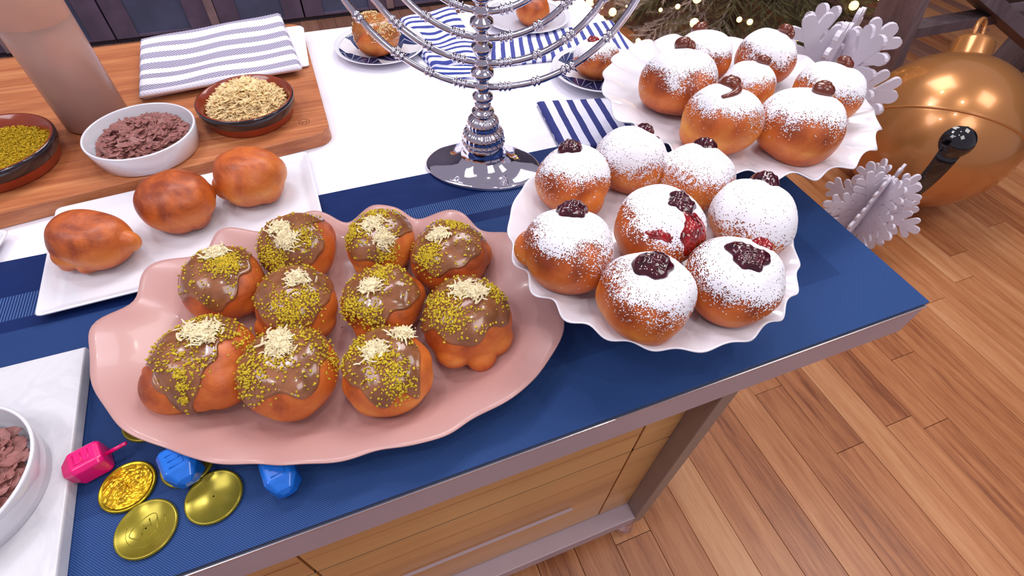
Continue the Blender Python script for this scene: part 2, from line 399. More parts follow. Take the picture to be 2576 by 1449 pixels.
# ------------------------------------------------------------------ cutting board
M_cut = wood('acacia_board', [S(106, 50, 32), S(150, 82, 50), S(184, 112, 70), S(210, 144, 94)], 'x', 26, .42, .4, .3)
cb = empty('cutting_board', (-.45, .98, T), 'large acacia wood serving board under the towel and topping bowls', 'cutting board')
def slab_outline(x0, x1, y0, y1, r, n=8, corners=(1, 1, 1, 1)):
    pts = []
    for (cx, cy, a0, on) in ((x1-r, y0+r, -pi/2, corners[0]), (x1-r, y1-r, 0, corners[1]), (x0+r, y1-r, pi/2, corners[2]), (x0+r, y0+r, pi, corners[3])):
        for k in range(n+1):
            a = a0+pi/2*k/n; pts.append((cx+r*cos(a), cy+r*sin(a)))
    return pts
def rounded_slab(name, pts, z0, z1, bev, mat, parent=None, nb=3, loc=None):
    cx = sum(p[0] for p in pts)/len(pts); cy = sum(p[1] for p in pts)/len(pts); n = len(pts)
    rings = [(1.0, z0, bev*.6)]
    prof = [(bev*.6, z0)]+[(bev*(1-sin(pi/2*k/nb)), z0+bev*.6+(z1-z0-bev*1.6)*0+bev*0) for k in ()]
    prof += [(0, z0+bev*.6), (0, z1-bev)]
    for k in range(1, nb+1): a = pi/2*k/nb; prof.append((bev*(1-cos(a)), z1-bev+bev*sin(a)))
    V = []
    for ins, z in prof:
        for i, (px, py) in enumerate(pts):
            a = pts[i-1]; c = pts[(i+1) % n]; tx, ty = c[0]-a[0], c[1]-a[1]; l = math.hypot(tx, ty) or 1
            V.append((px-ty/l*ins, py+tx/l*ins, z))
    F = grid_faces(len(prof), n, True)
    F.append(tuple(range(n))[::-1]); F.append(tuple((len(prof)-1)*n+i for i in range(n)))
    o = mesh(name, V, F, mat, parent, False, loc)
    return o
# four glued planks, joint to joint
ys = [.738, .845, .985, 1.11, 1.245]
for i in range(4):
    y0, y1 = ys[i]-.98, ys[i+1]-.98
    g = .0004
    pts = []
    X0, X1 = -.45+.02, .45-.0
    r = .028
    if i == 0: y0 = .803-.98; pts = [(-.43, .688-.98), (X1-r, y0)]+[(X1-r+r*sin(a), y0+r-r*cos(a)) for a in [pi/2*k/8 for k in range(1, 9)]]+[(X1, y1-g), (-.43, y1-g)]
    elif i == 3: pts = [(-.43, y0+g), (X1, y0+g)]+[(X1-r+r*cos(a), y1-r+r*sin(a)) for a in [pi/2*k/8 for k in range(0, 9)]]+[(-.43, y1)]
    else: pts = [(-.43, y0+g), (X1, y0+g), (X1, y1-g), (-.43, y1-g)]
    n = len(pts)
    V = [(a, b, .001) for a, b in pts]+[(a, b, .023) for a, b in pts]
    cxm = sum(p[0] for p in pts)/n; cym = sum(p[1] for p in pts)/n
    V += [(a+(.0012 if a < cxm else -.0012), b+(.0012 if b < cym else -.0012), .0245) for a, b in pts]
    F = grid_faces(3, n, True); F.append(tuple(range(n))[::-1]); F.append(tuple(2*n+k for k in range(n)))
    mesh('plank', V, F, M_cut, cb, False)
# burnt maker's mark: ring with a W
M_burn = plain('burnt_mark', S(96, 50, 28), .7)
V = []; F = []; mc = at(765, 306, .0248); mc = (mc.x+.45, mc.y-.98)
tube(V, F, [(mc[0]+.0085*cos(a), mc[1]+.0085*sin(a), .0246) for a in [2*pi*k/28 for k in range(29)]], .0004, 5)
W = [(-.005, .003), (-.0028, -.003), (0, .0022), (.0028, -.003), (.005, .003)]
tube(V, F, [(mc[0]+a, mc[1]+b, .0246) for a, b in W], .0005, 5)
mk = mesh('burnt_mark', V, F, M_burn, cb); mk['label'] = 'small burnt round mark with a W'
BZ = .0245  # board top

# ------------------------------------------------------------------ folded fabrics
def cloth(name, quad, z, th, mat, ripple=.0, nr=3, nx=48, ny=40, parent=None, fun=None, wav=0.0):
    """closed soft pad over four world points (TL, TR, BR, BL)"""
    V = []; UV = []; F = []
    q = [Vector((p[0], p[1], 0)) for p in quad]
    for k in (1, 0):
        for i in range(nx+1):
            for j in range(ny+1):
                u = i/nx; v = j/ny
                p = (q[0]*(1-u)+q[1]*u)*(1-v)+(q[3]*(1-u)+q[2]*u)*v
                edge = min(u, 1-u)*(q[1]-q[0]).length; edge2 = min(v, 1-v)*(q[3]-q[0]).length; e = min(edge, edge2)
                s = min(1, e/(th*.6)) if th > 0 else 1; rnd = math.sqrt(max(0, 1-(1-s)**2))
                zz = z+th*.5+(th*.5*rnd if k else -th*.5*rnd)
                if k: zz += ripple*(sin(u*nr*2*pi+v*2)+.5*sin(v*5+u*7))*min(1, e/.01)*.5+ripple*.5
                if fun: zz += fun(u, v)
                p = Vector((p.x+wav*sin(v*6)*(u-.5), p.y+wav*sin(u*7+1)*(.5-v)*2, zz))
                V.append(p); UV.append((u, v))
    n1 = (nx+1)*(ny+1)
    for i in range(nx):
        for j in range(ny):
            a = i*(ny+1)+j; F.append((a, a+1, a+ny+2, a+ny+1)); F.append((n1+a, n1+a+ny+1, n1+a+ny+2, n1+a+1))
    for i in range(nx):
        a = i*(ny+1); b_ = a+ny+1; F.append((a, b_, n1+b_, n1+a)); a += ny; b_ += ny; F.append((b_, a, n1+a, n1+b_))
    for j in range(ny):
        a = j; F.append((a+1, a, n1+a, n1+a+1)); a = nx*(ny+1)+j; F.append((a, a+1, n1+a+1, n1+a))
    return mesh(name, V, F, mat, parent, True, uvs=UV)
def towel_mat():
    m, nt, b = newmat('grey_striped_towel'); v = coords(nt, 'UV'); u = sep(nt, v)
    nz = noise(nt, v, 2.2, 2); vv = math_(nt, 'ADD', u[1], math_(nt, 'MULTIPLY', math_(nt, 'SUBTRACT', nz, .5), .05))
    w1 = math_(nt, 'SINE', math_(nt, 'MULTIPLY', u[0], 2*pi*46)); w2 = math_(nt, 'SINE', math_(nt, 'MULTIPLY', u[1], 2*pi*30))
    ww = math_(nt, 'MULTIPLY', math_(nt, 'ADD', math_(nt, 'MULTIPLY', w1, w2), 1.0), .5)
    g = mix(nt, ww, S(92, 86, 112), S(212, 206, 228)); W_ = S(236, 234, 250)
    st = ramp(nt, vv, [(0, (1, 1, 1, 1)), (.065, (0, 0, 0, 1)), (.17, (1, 1, 1, 1)), (.25, (0, 0, 0, 1)), (.345, (1, 1, 1, 1)), (.45, (0, 0, 0, 1)), (.53, (1, 1, 1, 1)), (.645, (0, 0, 0, 1)), (.715, (1, 1, 1, 1)), (.79, (0, 0, 0, 1)), (.89, (1, 1, 1, 1)), (.97, (0, 0, 0, 1))], True)
    nt.links.new(mix(nt, st, W_, g), b.inputs['Base Color']); b.inputs['Roughness'].default_value = .95
    bump(nt, ww, b, .4, .0012); return m
# color ramp can hold up to 32 stops
M_towel = towel_mat()
tw = empty('folded_towel', at(550, 150, BZ), 'white towel with grey woven stripes folded on the wooden board', 'towel')
qd = lambda pts, z: [at(a, b, z) for a, b in pts]
def loc_cloth(o, par):
    o.parent = par; o.location = -Vector(par.location)
    return o
o = cloth('under_layer', qd([(372, 104), (762, 62), (776, 158), (350, 244)], .034), T+BZ, .010, plain('plain_towel_back', S(234, 232, 240), .95, var=.03, ns=200, bmp=.2)); loc_cloth(o, tw)
o = cloth('top_layer', qd([(350, 98), (706, 37), (758, 165), (346, 236)], .046), T+BZ+.010, .011, M_towel, .003, 2, 60, 50, fun=lambda u, v: .006*max(0, 1-v*4)*u); loc_cloth(o, tw)

n1 = cloth('striped_napkin', qd([(1004, 44), (1135, 12), (1235, 150), (1085, 165)], .012), T, .010, stripe_mat('navy_striped_linen_fine', 10.5, .40, S(232, 232, 250), S(58, 68, 150), .05, 1), .004, 1.5, fun=lambda u, v: .004*sin(v*9))
tag(n1, 'navy striped napkin folded behind the left candelabra arms', 'napkin', 'navy striped napkins')
n1b = cloth('striped_napkin', qd([(1052, 130), (1190, 150), (1218, 190), (1108, 197)], .007), T, .007, stripe_mat('navy_striped_linen_edge', 5, .5, S(225, 228, 246), S(44, 64, 150), .06, 1), .002, 1)
tag(n1b, 'crumpled lower fold of navy striped napkin right of the leaf-patterned plate', 'napkin', 'navy striped napkins')
for o_, dz in ((n1b, .0),): pass
n2 = cloth('striped_napkin', qd([(1236, 102), (1548, 46), (1604, 126), (1236, 163)], .008), T, .007, M_nap2, .003, 2.5, 80, 30, fun=lambda u, v: -.25*max(0, u-.955))
tag(n2, 'long navy striped napkin under the powdered doughnut plate, hanging over the table edge', 'napkin', 'navy striped napkins')
n3 = cloth('striped_napkin', qd([(1350, 253), (1580, 240), (1650, 352), (1412, 372)], .010), T, .009, M_nap3, .002, 1.5)
tag(n3, 'navy striped napkin tucked under the ruffled cake stand', 'napkin', 'navy striped napkins')

# ------------------------------------------------------------------ bowls and their fillings
def ring(prof_out, prof_in): return prof_out+prof_in
def dish(name, c, R, h, z, label, mats=None, group=None, wall=.0035, foot=.92):
    e = empty(name, (c[0], c[1], T+z), label, 'bowl', group)
    if mats is None:
        pr = [(.001, 0), (R*foot-.003, 0), (R*foot, .002), (R*.97, h*.6), (R, h-.0015), (R-.001, h), (R-wall+.0006, h), (R-wall, h-.0015), (R*.95-wall, h*.5), (R*foot-wall-.002, .006), (R*foot-wall-.01, .004), (.001, .004)]
        lathe('bowl_body', pr, M_white, e, 80)
    else:
        pr = [(.001, 0), (R*.84, 0), (R*.88, .003), (R*.92, h*.42), (R*.94, h*.46)]
        lathe('unglazed_foot', pr, M_terra_raw, e, 80)
        pr = [(R*.935, h*.44), (R*.985, h*.6), (R, h*.86), (R*.995, h*.97), (R*.975, h)]
        lathe('glazed_band', pr, M_terra_blk, e, 80)
        pr = [(R*.98, h*.985), (R*.965, h), (R-wall*1.6, h*.985), (R*.90-wall, h*.5), (R*.82-wall, .007), (.001, .006)]
        lathe('inner_glaze', pr, M_terra, e, 80)
    return e
def heap_z(r, R, h0, dome): return h0+dome*max(0, 1-(r/R)**2)
def stuff_join(name, pieces, mat, loc, label, cat):
    V = []; F = []
    for pv, pf in pieces:
        o_ = len(V); V += pv; F += [tuple(i+o_ for i in f) for f in pf]
    o = mesh(name, V, F, mat, None, False, loc); tag(o, label, cat, kind='stuff'); return o
def rot_rand(scale_tilt=1.0):
    return Matrix.Rotation(rng.uniform(0, 2*pi), 3, 'Z') @ Matrix.Rotation(rng.gauss(0, .45)*scale_tilt, 3, 'X') @ Matrix.Rotation(rng.gauss(0, .45)*scale_tilt, 3, 'Y')
def flake(s):
    M = rot_rand(.6); pts = []; c = rng.uniform(-.25, .3)
    n = 8
    for t in (1, -1):
        for k in range(n):
            a = 2*pi*k/n; rr = s*rng.uniform(.75, 1.1); X = rr*cos(a)*1.45; Y = rr*sin(a)*.8
            pts.append(M @ Vector((X, Y, c*X*X/s-(.0004 if t < 0 else -.0004))))
    f = [tuple(range(n)), tuple(range(n, 2*n))[::-1]]+[(k, n+k, n+(k+1) % n, (k+1) % n) for k in range(n)]
    return pts, f
def crumb(s):
    pts = [Vector(v)*s*rng.uniform(.7, 1.25) for v in ((1, 0, 0), (0, 1, 0), (-1, 0, 0), (0, -1, 0), (0, 0, .8), (0, 0, -.8))]
    M = rot_rand(2); return [M @ p for p in pts], [(0, 1, 4), (1, 2, 4), (2, 3, 4), (3, 0, 4), (1, 0, 5), (2, 1, 5), (3, 2, 5), (0, 3, 5)]
def strand(L, r, curl=.5, tilt=.5):
    V = []; F = []; M = rot_rand(tilt); c = rng.uniform(-curl, curl)
    tube(V, F, [M @ Vector((L*(k/3-.5), c*L*((k/3-.5)**2), 0)) for k in range(4)], [r*.7, r, r, r*.5], 4); return V, F
def base_disc(R, z, dome, n=24, rings=5):
    V = [Vector((0, 0, z+dome))]; F = []
    for i in range(1, rings+1):
        for j in range(n): r = R*i/rings; V.append(Vector((r*cos(2*pi*j/n), r*sin(2*pi*j/n), heap_z(r, R, z, dome))))
    for j in range(n): F.append((0, 1+j, 1+(j+1) % n))
    F += [tuple(i+1 for i in q) for q in grid_faces(rings, n, True, 0)]
    return V, F
def filling(maker, n, R, z, dome, off=(0, 0)):
    ps = [base_disc(R*.97, z-.004, dome*.9)]
    for _ in range(n):
        r = R*math.sqrt(rng.random()); a = rng.uniform(0, 2*pi); pv, pf = maker()
        o_ = Vector((r*cos(a)+off[0]*(1-r/R), r*sin(a)+off[1]*(1-r/R), heap_z(r, R, z, dome)+rng.uniform(-.002, .002)))
        ps.append(([p+o_ for p in pv], pf))
    return ps
b1 = dish('ramekin', (-.273, .842), .0786, .036, BZ, 'round white dish full of chocolate flakes on the wooden board')
stuff_join('chocolate_flakes', filling(lambda: flake(rng.uniform(.005, .0078)), 640, .0610, .0205, .018), M_flake, (-.273, .842, T+BZ), 'heap of milk chocolate flakes in the white dish on the wooden board', 'chocolate')
b2 = dish('terracotta_dish', (-.119, .893), .0775, .036, BZ, 'brown terracotta dish with black rim holding pale shredded halva', 1)
stuff_join('shredded_halva', filling(lambda: strand(rng.uniform(.008, .017), rng.uniform(.0008, .0017), 1.0, 1.2), 1100, .062, .022, .034)+filling(lambda: flake(rng.uniform(.003, .007)), 160, .058, .026, .030)[1:], M_shredb, (-.119, .893, T+BZ), 'pale heap of shredded halva in the terracotta dish beside the towel', 'halva')
b3 = dish('terracotta_dish', (-.472, .865), .0845, .038, BZ, 'brown terracotta dish with black rim at left edge holding green pistachio crumbs', 1)
stuff_join('pistachio_crumbs', filling(lambda: crumb(rng.uniform(.0010, .0022)), 4200, .0735, .020, .008), M_crumb_bowl, (-.472, .865, T+BZ), 'yellow-green ground pistachio filling the terracotta dish at the left edge', 'pistachio')
# marble board and its dish
mb = empty('marble_board', (-.5, .33, T+Z0), 'white marble board on the navy runner at lower left', 'board')
rounded_slab('marble_slab', [(-.25, -.118), (.186, -.118), (.1775, .139), (-.25, .141)], 0, .0165, .003, M_marble, mb)
b4 = dish('ramekin', (-.404, .318), .0785, .038, .019, 'round white dish of chocolate flakes on the marble board')
stuff_join('chocolate_flakes', filling(lambda: flake(rng.uniform(.0055, .009)), 420, .0605, .0195, .012), M_flake, (-.404, .318, T+.019), 'heap of milk chocolate flakes in the dish on the marble board', 'chocolate')
# squeeze bottle
def bottle():
    m, nt, b = newmat('frosted_bottle_plastic'); b.inputs['Base Color'].default_value = S(246, 226, 214); b.inputs['Roughness'].default_value = .22
    b.inputs['Transmission Weight'].default_value = .75; b.inputs['IOR'].default_value = 1.3
    ml = plain('caramel_sauce', S(190, 134, 118), .35, var=.05, ns=14)
    mo = plain('sauce_film', S(222, 146, 104), .4, var=.06, ns=20)
    e = empty('squeeze_bottle', (-.357, .957, T+BZ), 'tall clear squeeze bottle of milk chocolate sauce on the wooden board', 'bottle')
    R = .0475
    lathe('sauce', [(.001, .002), (R-.004, .002), (R-.0025, .006), (R-.0022, .162), (.001, .162)], ml, e, 48)
    lathe('sauce_film', [(R-.0021, .1625), (R-.0021, .222), (.028, .243), (.001, .244)], mo, e, 48)
    lathe('bottle_wall', [(.001, 0), (R-.005, 0), (R, .005), (R, .225), (.030, .247), (.026, .252), (.026, .262), (.001, .262)], m, e, 64)
    lathe('nozzle_cap', [(.029, .250), (.031, .252), (.031, .272), (.026, .276), (.010, .282), (.004, .345), (.002, .347), (.001, .347)], plain('red_cap', S(190, 60, 40), .4), e, 40)
bottle()

# ------------------------------------------------------------------ platters and stands
# pink scalloped platter; outline measured on its real rim plane
out_px = [(229, 880), (245, 814), (281, 787), (325, 748), (354, 705), (397, 665), (464, 645), (517, 619), (546, 592), (596, 578), (652, 580), (705, 562), (762, 542), (815, 539), (868, 548), (930, 525), (992, 526), (1054, 541), (1116, 535), (1166, 545), (1211, 572), (1261, 583), (1300, 598), (1345, 640), (1360, 690), (1392, 735), (1414, 790), (1410, 855), (1376, 905), (1350, 945), (1319, 973), (1278, 1010), (1196, 1043), (1115, 1096), (1033, 1122), (931, 1132), (850, 1161), (723, 1170), (645, 1161), (550, 1168), (488, 1152), (397, 1115), (345, 1100), (306, 1075), (269, 1028), (231, 966)]
rim = [at(a, b, .0435) for a, b in out_px]
pc = Vector((sum(p.x for p in rim)/len(rim), sum(p.y for p in rim)/len(rim), 0))
def resample(pts, n):
    P_ = [np.array([p.x, p.y]) for p in pts]; m_ = len(P_); fine = []
    for i in range(m_):
        p0, p1, p2, p3 = P_[i-1], P_[i], P_[(i+1) % m_], P_[(i+2) % m_]
        for k in range(8):
            t = k/8; fine.append(.5*((2*p1)+(-p0+p2)*t+(2*p0-5*p1+4*p2-p3)*t*t+(-p0+3*p1-3*p2+p3)*t**3))
    fine = np.array(fine); a = np.unwrap(np.arctan2(fine[:, 1]-pc.y, fine[:, 0]-pc.x)); r = np.hypot(fine[:, 0]-pc.x, fine[:, 1]-pc.y)
    if a[-1] < a[0]: a = a[::-1]; r = r[::-1]
    A = np.linspace(0, 2*pi, n, endpoint=False); aa = (a-a[0]) % (2*pi); o_ = np.argsort(aa)
    return A, np.interp((A-a[0]) % (2*pi), aa[o_], r[o_], period=2*pi)
NA = 240; A_, Rr = resample(rim, NA)
k_ = np.fft.fft(Rr); k5 = k_.copy(); k5[5:-4] = 0; Rs_ = np.real(np.fft.ifft(k5)); k2 = k_.copy(); k2[30:-29] = 0; Rr = np.real(np.fft.ifft(k2))
wave = (Rr-Rs_)
pp = empty('scalloped_platter', (pc.x, pc.y, T+Z0), 'large dusty pink platter with wavy rim holding glazed doughnuts', 'platter')
prof = [(.0, .004, 0), (.35, .004, 0), (.62, .0045, 0), (.70, .009, .1), (.77, .018, .35), (.84, .0275, .65), (.91, .0350, .85), (.975, .0398, 1), (1.0, .0412, 1), (1.004, .0402, 1), (.995, .0382, 1), (.91, .0325, .85), (.84, .0248, .65), (.77, .0152, .35), (.69, .005, .1), (.64, .0002, 0), (.55, .0002, 0), (0.0, .0015, 0)]
V = []
for s, z, wv_ in prof:
    for j in range(NA):
        r = (Rs_[j]+wave[j]*wv_)*max(s, .004); V.append((r*cos(A_[j]), r*sin(A_[j]), z+(wave[j]*.75+.0022*sin(13*A_[j]+.8))*wv_))
mesh('platter_body', V, grid_faces(len(prof), NA, True), M_pink, pp)
# rectangular white tray
e = empty('rectangular_tray', (-.215, .655, T), 'long white rectangular tray holding three plain fried doughnuts', 'tray')
bl, br, tr_, tl_ = at(76, 790, .021), at(836, 640, .021), at(770, 371, .021), at(133, 516, .021)
br = Vector((-.040, .548, 0)); 
def tray(name, cs, par, z0=0.0, h=.013, lip=.014, r=.008):
    n = 8; cs = [Vector((c.x-par.location.x, c.y-par.location.y, 0)) for c in cs]; cen = sum(cs, Vector())/4
    def outl(ins, rr):
        pts = []
        for i in range(4):
            p = cs[i]; a = (cs[i-1]-p).normalized(); b = (cs[(i+1) % 4]-p).normalized()
            q = p+(a+b)*ins; s_ = q+a*rr; t_ = q+b*rr
            for k in range(n+1):
                t = k/n; pts.append((s_*(1-t)**2)+(q*2*t*(1-t))+(t_*t*t))
        return pts
    P_ = [(lip+.006, z0, r), (lip, z0+.001, r), (.001, z0+h-.003, r), (0, z0+h-.001, r), (.001, z0+h, r), (.004, z0+h-.0005, r), (lip, z0+.005, r*.7), (lip+.006, z0+.0035, r*.7)]
    V = []
    for ins, z, rr in P_:
        for p in outl(ins, rr): V.append((p.x, p.y, z))
    m_ = 4*(n+1); F = grid_faces(len(P_), m_, True); F.append(tuple(range(m_))[::-1]); F.append(tuple((len(P_)-1)*m_+i for i in range(m_)))
    return mesh('tray_body', V, F, M_white, par, True)
tray('t', [bl, br, tr_, tl_], e, Z0)
e2 = empty('side_plate', (-.53, .67, T), 'corner of a plain white square plate at the far left edge', 'plate')
c0 = at(26, 575, .014); c1 = c0+Vector((-.03, -.16, 0)); tray('t', [Vector((c0.x-.17, c0.y-.13, 0)), Vector((c0.x-.025, c0.y-.135, 0)), c0, Vector((c0.x-.16, c0.y+.018, 0))], e2, .0028, .012, .012, .012)
# cake stands
def stand(c, R, H, label, nsc, amp, seed):
    e = empty('cake_stand', (c[0], c[1], T), label, 'cake stand'); rg = random.Random(seed)
    ph = [rg.uniform(0, 6.28) for _ in range(4)]
    sf = lambda a: cos(nsc*a+ph[0])*.7+.3*cos((nsc+3)*a+ph[1])+.25*cos((nsc-4)*a+ph[2])
    rf = lambda a, r: 1+amp*sf(a)*max(0, min(1, (r/R-.78)/.22))
    zf = lambda a, r: amp*R*.75*sf(a+.12)*max(0, min(1, (r/R-.78)/.22))**1.3
    pr = [(.0008, H-.006), (R*.6, H-.0055), (R*.74, H-.004), (R*.84, H+.001), (R*.93, H+.0065), (R*.985, H+.010), (R, H+.011), (R*1.004, H+.0098), (R*.985, H+.0075), (R*.93, H+.003), (R*.84, H-.0035), (R*.7, H-.0095), (R*.3, H-.011), (.022, H-.013)]
    lathe('stand_plate', pr, M_ruffle, e, 288, rfun=rf, zfun=zf)
    b0 = .057; zb = Z0 if c[1] < .5 else .0105
    pr = [(.022, H-.0125), (.016, H-.022), (.0135, H*.55), (.017, H*.4), (.028, zb+.022), (b0*.85, zb+.010), (b0, zb+.004), (b0, zb+.0005), (b0-.004, zb), (.001, zb)]
    lathe('pedestal', pr, M_ruffle, e, 64)
    return e
S1H, S2H = .110, .106
stand((.315, .339), .1635, S1H-.004, 'white scalloped cake stand holding jam-filled powdered doughnuts, nearest the front', 22, .022, 3)
stand((.613, .572), .2095, S2H-.006, 'large white ruffled cake stand holding chocolate-topped powdered doughnuts', 21, .034, 5)
# back plates
def leaf_mat():
    m, nt, b = newmat('blue_leaf_pattern_glaze'); v = coords(nt); 
    vo = nt.nodes.new('ShaderNodeTexVoronoi'); vo.feature = 'F1'; vo.inputs['Scale'].default_value = 13; nt.links.new(v, vo.inputs['Vector'])
    # fan of ribs round every cell centre
    sub = nt.nodes.new('ShaderNodeVectorMath'); sub.operation = 'SUBTRACT'; sc1 = nt.nodes.new('ShaderNodeVectorMath'); sc1.operation = 'SCALE'; sc1.inputs['Scale'].default_value = 1.0
    nt.links.new(v, sub.inputs[0]); nt.links.new(vo.outputs['Position'], sub.inputs[1]); s = sep(nt, sub.outputs[0])
    ang = math_(nt, 'ARCTAN2', s[1], s[0]); ribs = math_(nt, 'SINE', math_(nt, 'MULTIPLY', ang, 16.0)); rb = math_(nt, 'GREATER_THAN', ribs, .93)
    half = math_(nt, 'GREATER_THAN', math_(nt, 'SINE', math_(nt, 'ADD', ang, 1.0)), -.35)
    col = mix(nt, rb, S(38, 48, 94), S(190, 196, 220)); col = mix(nt, half, S(238, 236, 242), col)
    nt.links.new(col, b.inputs['Base Color']); b.inputs['Roughness'].default_value = .12; b.inputs['Coat Weight'].default_value = .5; return m
def dot_mat():
    m, nt, b = newmat('dotted_glaze'); v = coords(nt); x_, y_, _ = sep(nt, v)
    k = 2*pi/.0052; d = math_(nt, 'MULTIPLY', math_(nt, 'SINE', math_(nt, 'MULTIPLY', x_, k)), math_(nt, 'SINE', math_(nt, 'MULTIPLY', y_, k)))
    nt.links.new(mix(nt, math_(nt, 'GREATER_THAN', d, .42), S(232, 228, 238), S(120, 120, 150)), b.inputs['Base Color']); b.inputs['Roughness'].default_value = .15; b.inputs['Coat Weight'].default_value = .4; return m
def plate(c, R, label, mat, z=.0, h=.017):
    e = empty('dessert_plate', (c[0], c[1], T+z), label, 'plate')
    lathe('plate_body', [(.001, .002), (R*.55, .001), (R*.58, 0), (R*.62, .002), (R*.85, h*.55), (R, h-.001), (R*1.002, h), (R*.992, h+.0006), (R*.90, h*.78)], M_white, e, 72)
    lathe('painted_well', [(R*.992, h+.0006), (R*.90, h*.74), (R*.75, h*.45), (R*.6, .0055), (.001, .005)], mat, e, 72)
M_leaf = leaf_mat(); M_dot = dot_mat()
plate((.146, 1.117), .095, 'navy leaf-patterned plate with a crumb-topped doughnut at back left', M_leaf)
plate((.545, .874), .0985, 'navy leaf-patterned plate on striped napkin with a powdered doughnut', M_leaf, .0075, .013)
plate((.500, 1.168), .105, 'small-dotted pale plate at the back behind the candelabra stem', M_dot)

# ------------------------------------------------------------------ doughnuts
K = .80
DN = {"J1": [.2552, .4293, .0472], "J2": [.3454, .4467, .0455], "J3": [.4043, .3906, .0426], "J4": [.4199, .3011, .0468], "J5": [.1999, .3236, .0490], "J6": [.312, .3223, .0475], "J7": [.3392, .2304, .0480], "J8": [.2445, .2403, .0466],
      "K1": [.5078, .5912, .0535], "K2": [.6036, .6596, .0464], "K3": [.7011, .6244, .048], "K4": [.6177, .5615, .0415], "K5": [.5118, .4848, .0515], "K6": [.6096, .4361, .0540], "K7": [.7192, .5017, .0487],
      "G1": [-.1665, .4915, .0456], "G2": [-.0783, .5198, .0462], "G3": [.0239, .4969, .0459], "G4": [.0997, .4414, .0485], "G5": [-.0883, .4299, .0464], "G6": [.0068, .399, .0467], "G7": [.0901, .3395, .0505], "G8": [-.1888, .3792, .0510], "G9": [-.1021, .3351, .0492], "G10": [-.009, .3058, .0495],
      "F1": [-.3238, .6296, .0445], "F2": [-.2222, .6736, .0456], "F3": [-.1261, .6983, .0490], "A": [.1413, 1.1044, .0462], "B": [.5242, .8603, .0455], "C": [.5069, 1.1407, .039]}
class Dough:
    """radial surface of one bun: direction -> point, with its own lumps and creases"""
    def __init__(s, name, lobes=(), seed=0, amp=.035, K=K, stretch=None):
        s.name = name; s.x, s.y, s.R = DN[name]; s.K = K; r = np.random.RandomState(seed+11)
        s.w = r.normal(size=(10, 3))*np.array([[1.6]]*4+[[3.2]]*4+[[6.0]]*2); s.p = r.uniform(0, 6.28, 10); s.a = amp*np.array([.5]*4+[.22]*4+[.1]*2); s.lobes = lobes
        s.stretch = stretch
    def pts(s, D):
        D = np.asarray(D, float); D = D/np.linalg.norm(D, axis=-1, keepdims=True)
        kz = s.K
        q = np.sqrt(D[..., 0]**2+D[..., 1]**2+(D[..., 2]/kz)**2); r = 1/q
        # slightly squarer shoulders
        r = r*(1+.05*np.sin(2*np.arccos(np.clip(np.abs(D[..., 2]), 0, 1)))**2)
        r = r*(1+(np.sin(D@s.w.T+s.p)*s.a).sum(-1))
        for c, rad in s.lobes:
            c = np.array(c, float); b = D@c; disc = b*b-(c@c-rad*rad); l = np.where(disc > 0, b+np.sqrt(np.maximum(disc, 0)), 0)
            k = .035; h = np.clip(.5+.5*(l-r)/k, 0, 1); r = np.where(l > 0, r*(1-h)+l*h-0*h+0, r)
            crease = np.exp(-((l-r*.995)/.03)**2)*(l > 0)*0
            r = r-crease*.02
        if s.stretch:
            az, st, sq = s.stretch; ca, sa = cos(az), sin(az); al = D[..., 0]*ca+D[..., 1]*sa; ac = -D[..., 0]*sa+D[..., 1]*ca
            D = np.stack([al*st*ca-ac*sq*sa, al*st*sa+ac*sq*ca, D[..., 2]], -1)
        P_ = D*r[..., None]
        P_[..., 2] = np.maximum(P_[..., 2], -kz*.93)
        return P_*s.R
    def grid(s, nt, nph, t0=0, t1=pi):
        th = np.linspace(t0, t1, nt); ph = np.linspace(0, 2*pi, nph, endpoint=False); TH, PH = np.meshgrid(th, ph, indexing='ij')
        return np.stack([np.sin(TH)*np.cos(PH), np.sin(TH)*np.sin(PH), np.cos(TH)], -1)
def normal_of(V, nt, nph):
    V = V.reshape(nt, nph, 3); du = np.roll(V, -1, 1)-np.roll(V, 1, 1); dv = np.zeros_like(V); dv[1:-1] = V[2:]-V[:-2]; dv[0] = V[1]-V[0]; dv[-1] = V[-1]-V[-2]
    n = np.cross(dv, du); l = np.linalg.norm(n, axis=-1, keepdims=True); n = np.where(l > 1e-12, n/np.maximum(l, 1e-12), V/np.linalg.norm(V, axis=-1, keepdims=True))
    s = np.sign((n*V).sum(-1, keepdims=True)); s[s == 0] = 1
    return n*s
def make_dough(d, z, label, group, mat=None):
    e = empty('doughnut', (d.x, d.y, T+z), label, 'doughnut', group); d.e = e; d.c = Vector((0, 0, .93*K*d.R)); d.world_c = (d.x, d.y, T+z+.93*K*d.R)
    nt, nph = 56, 112; G = d.grid(nt, nph, .001, pi-.001); V = d.pts(G.reshape(-1, 3))
    o = mesh('dough', V, grid_faces(nt, nph, True, 0, False), mat or M_dough, e, True, d.c); d.o = o
    return e
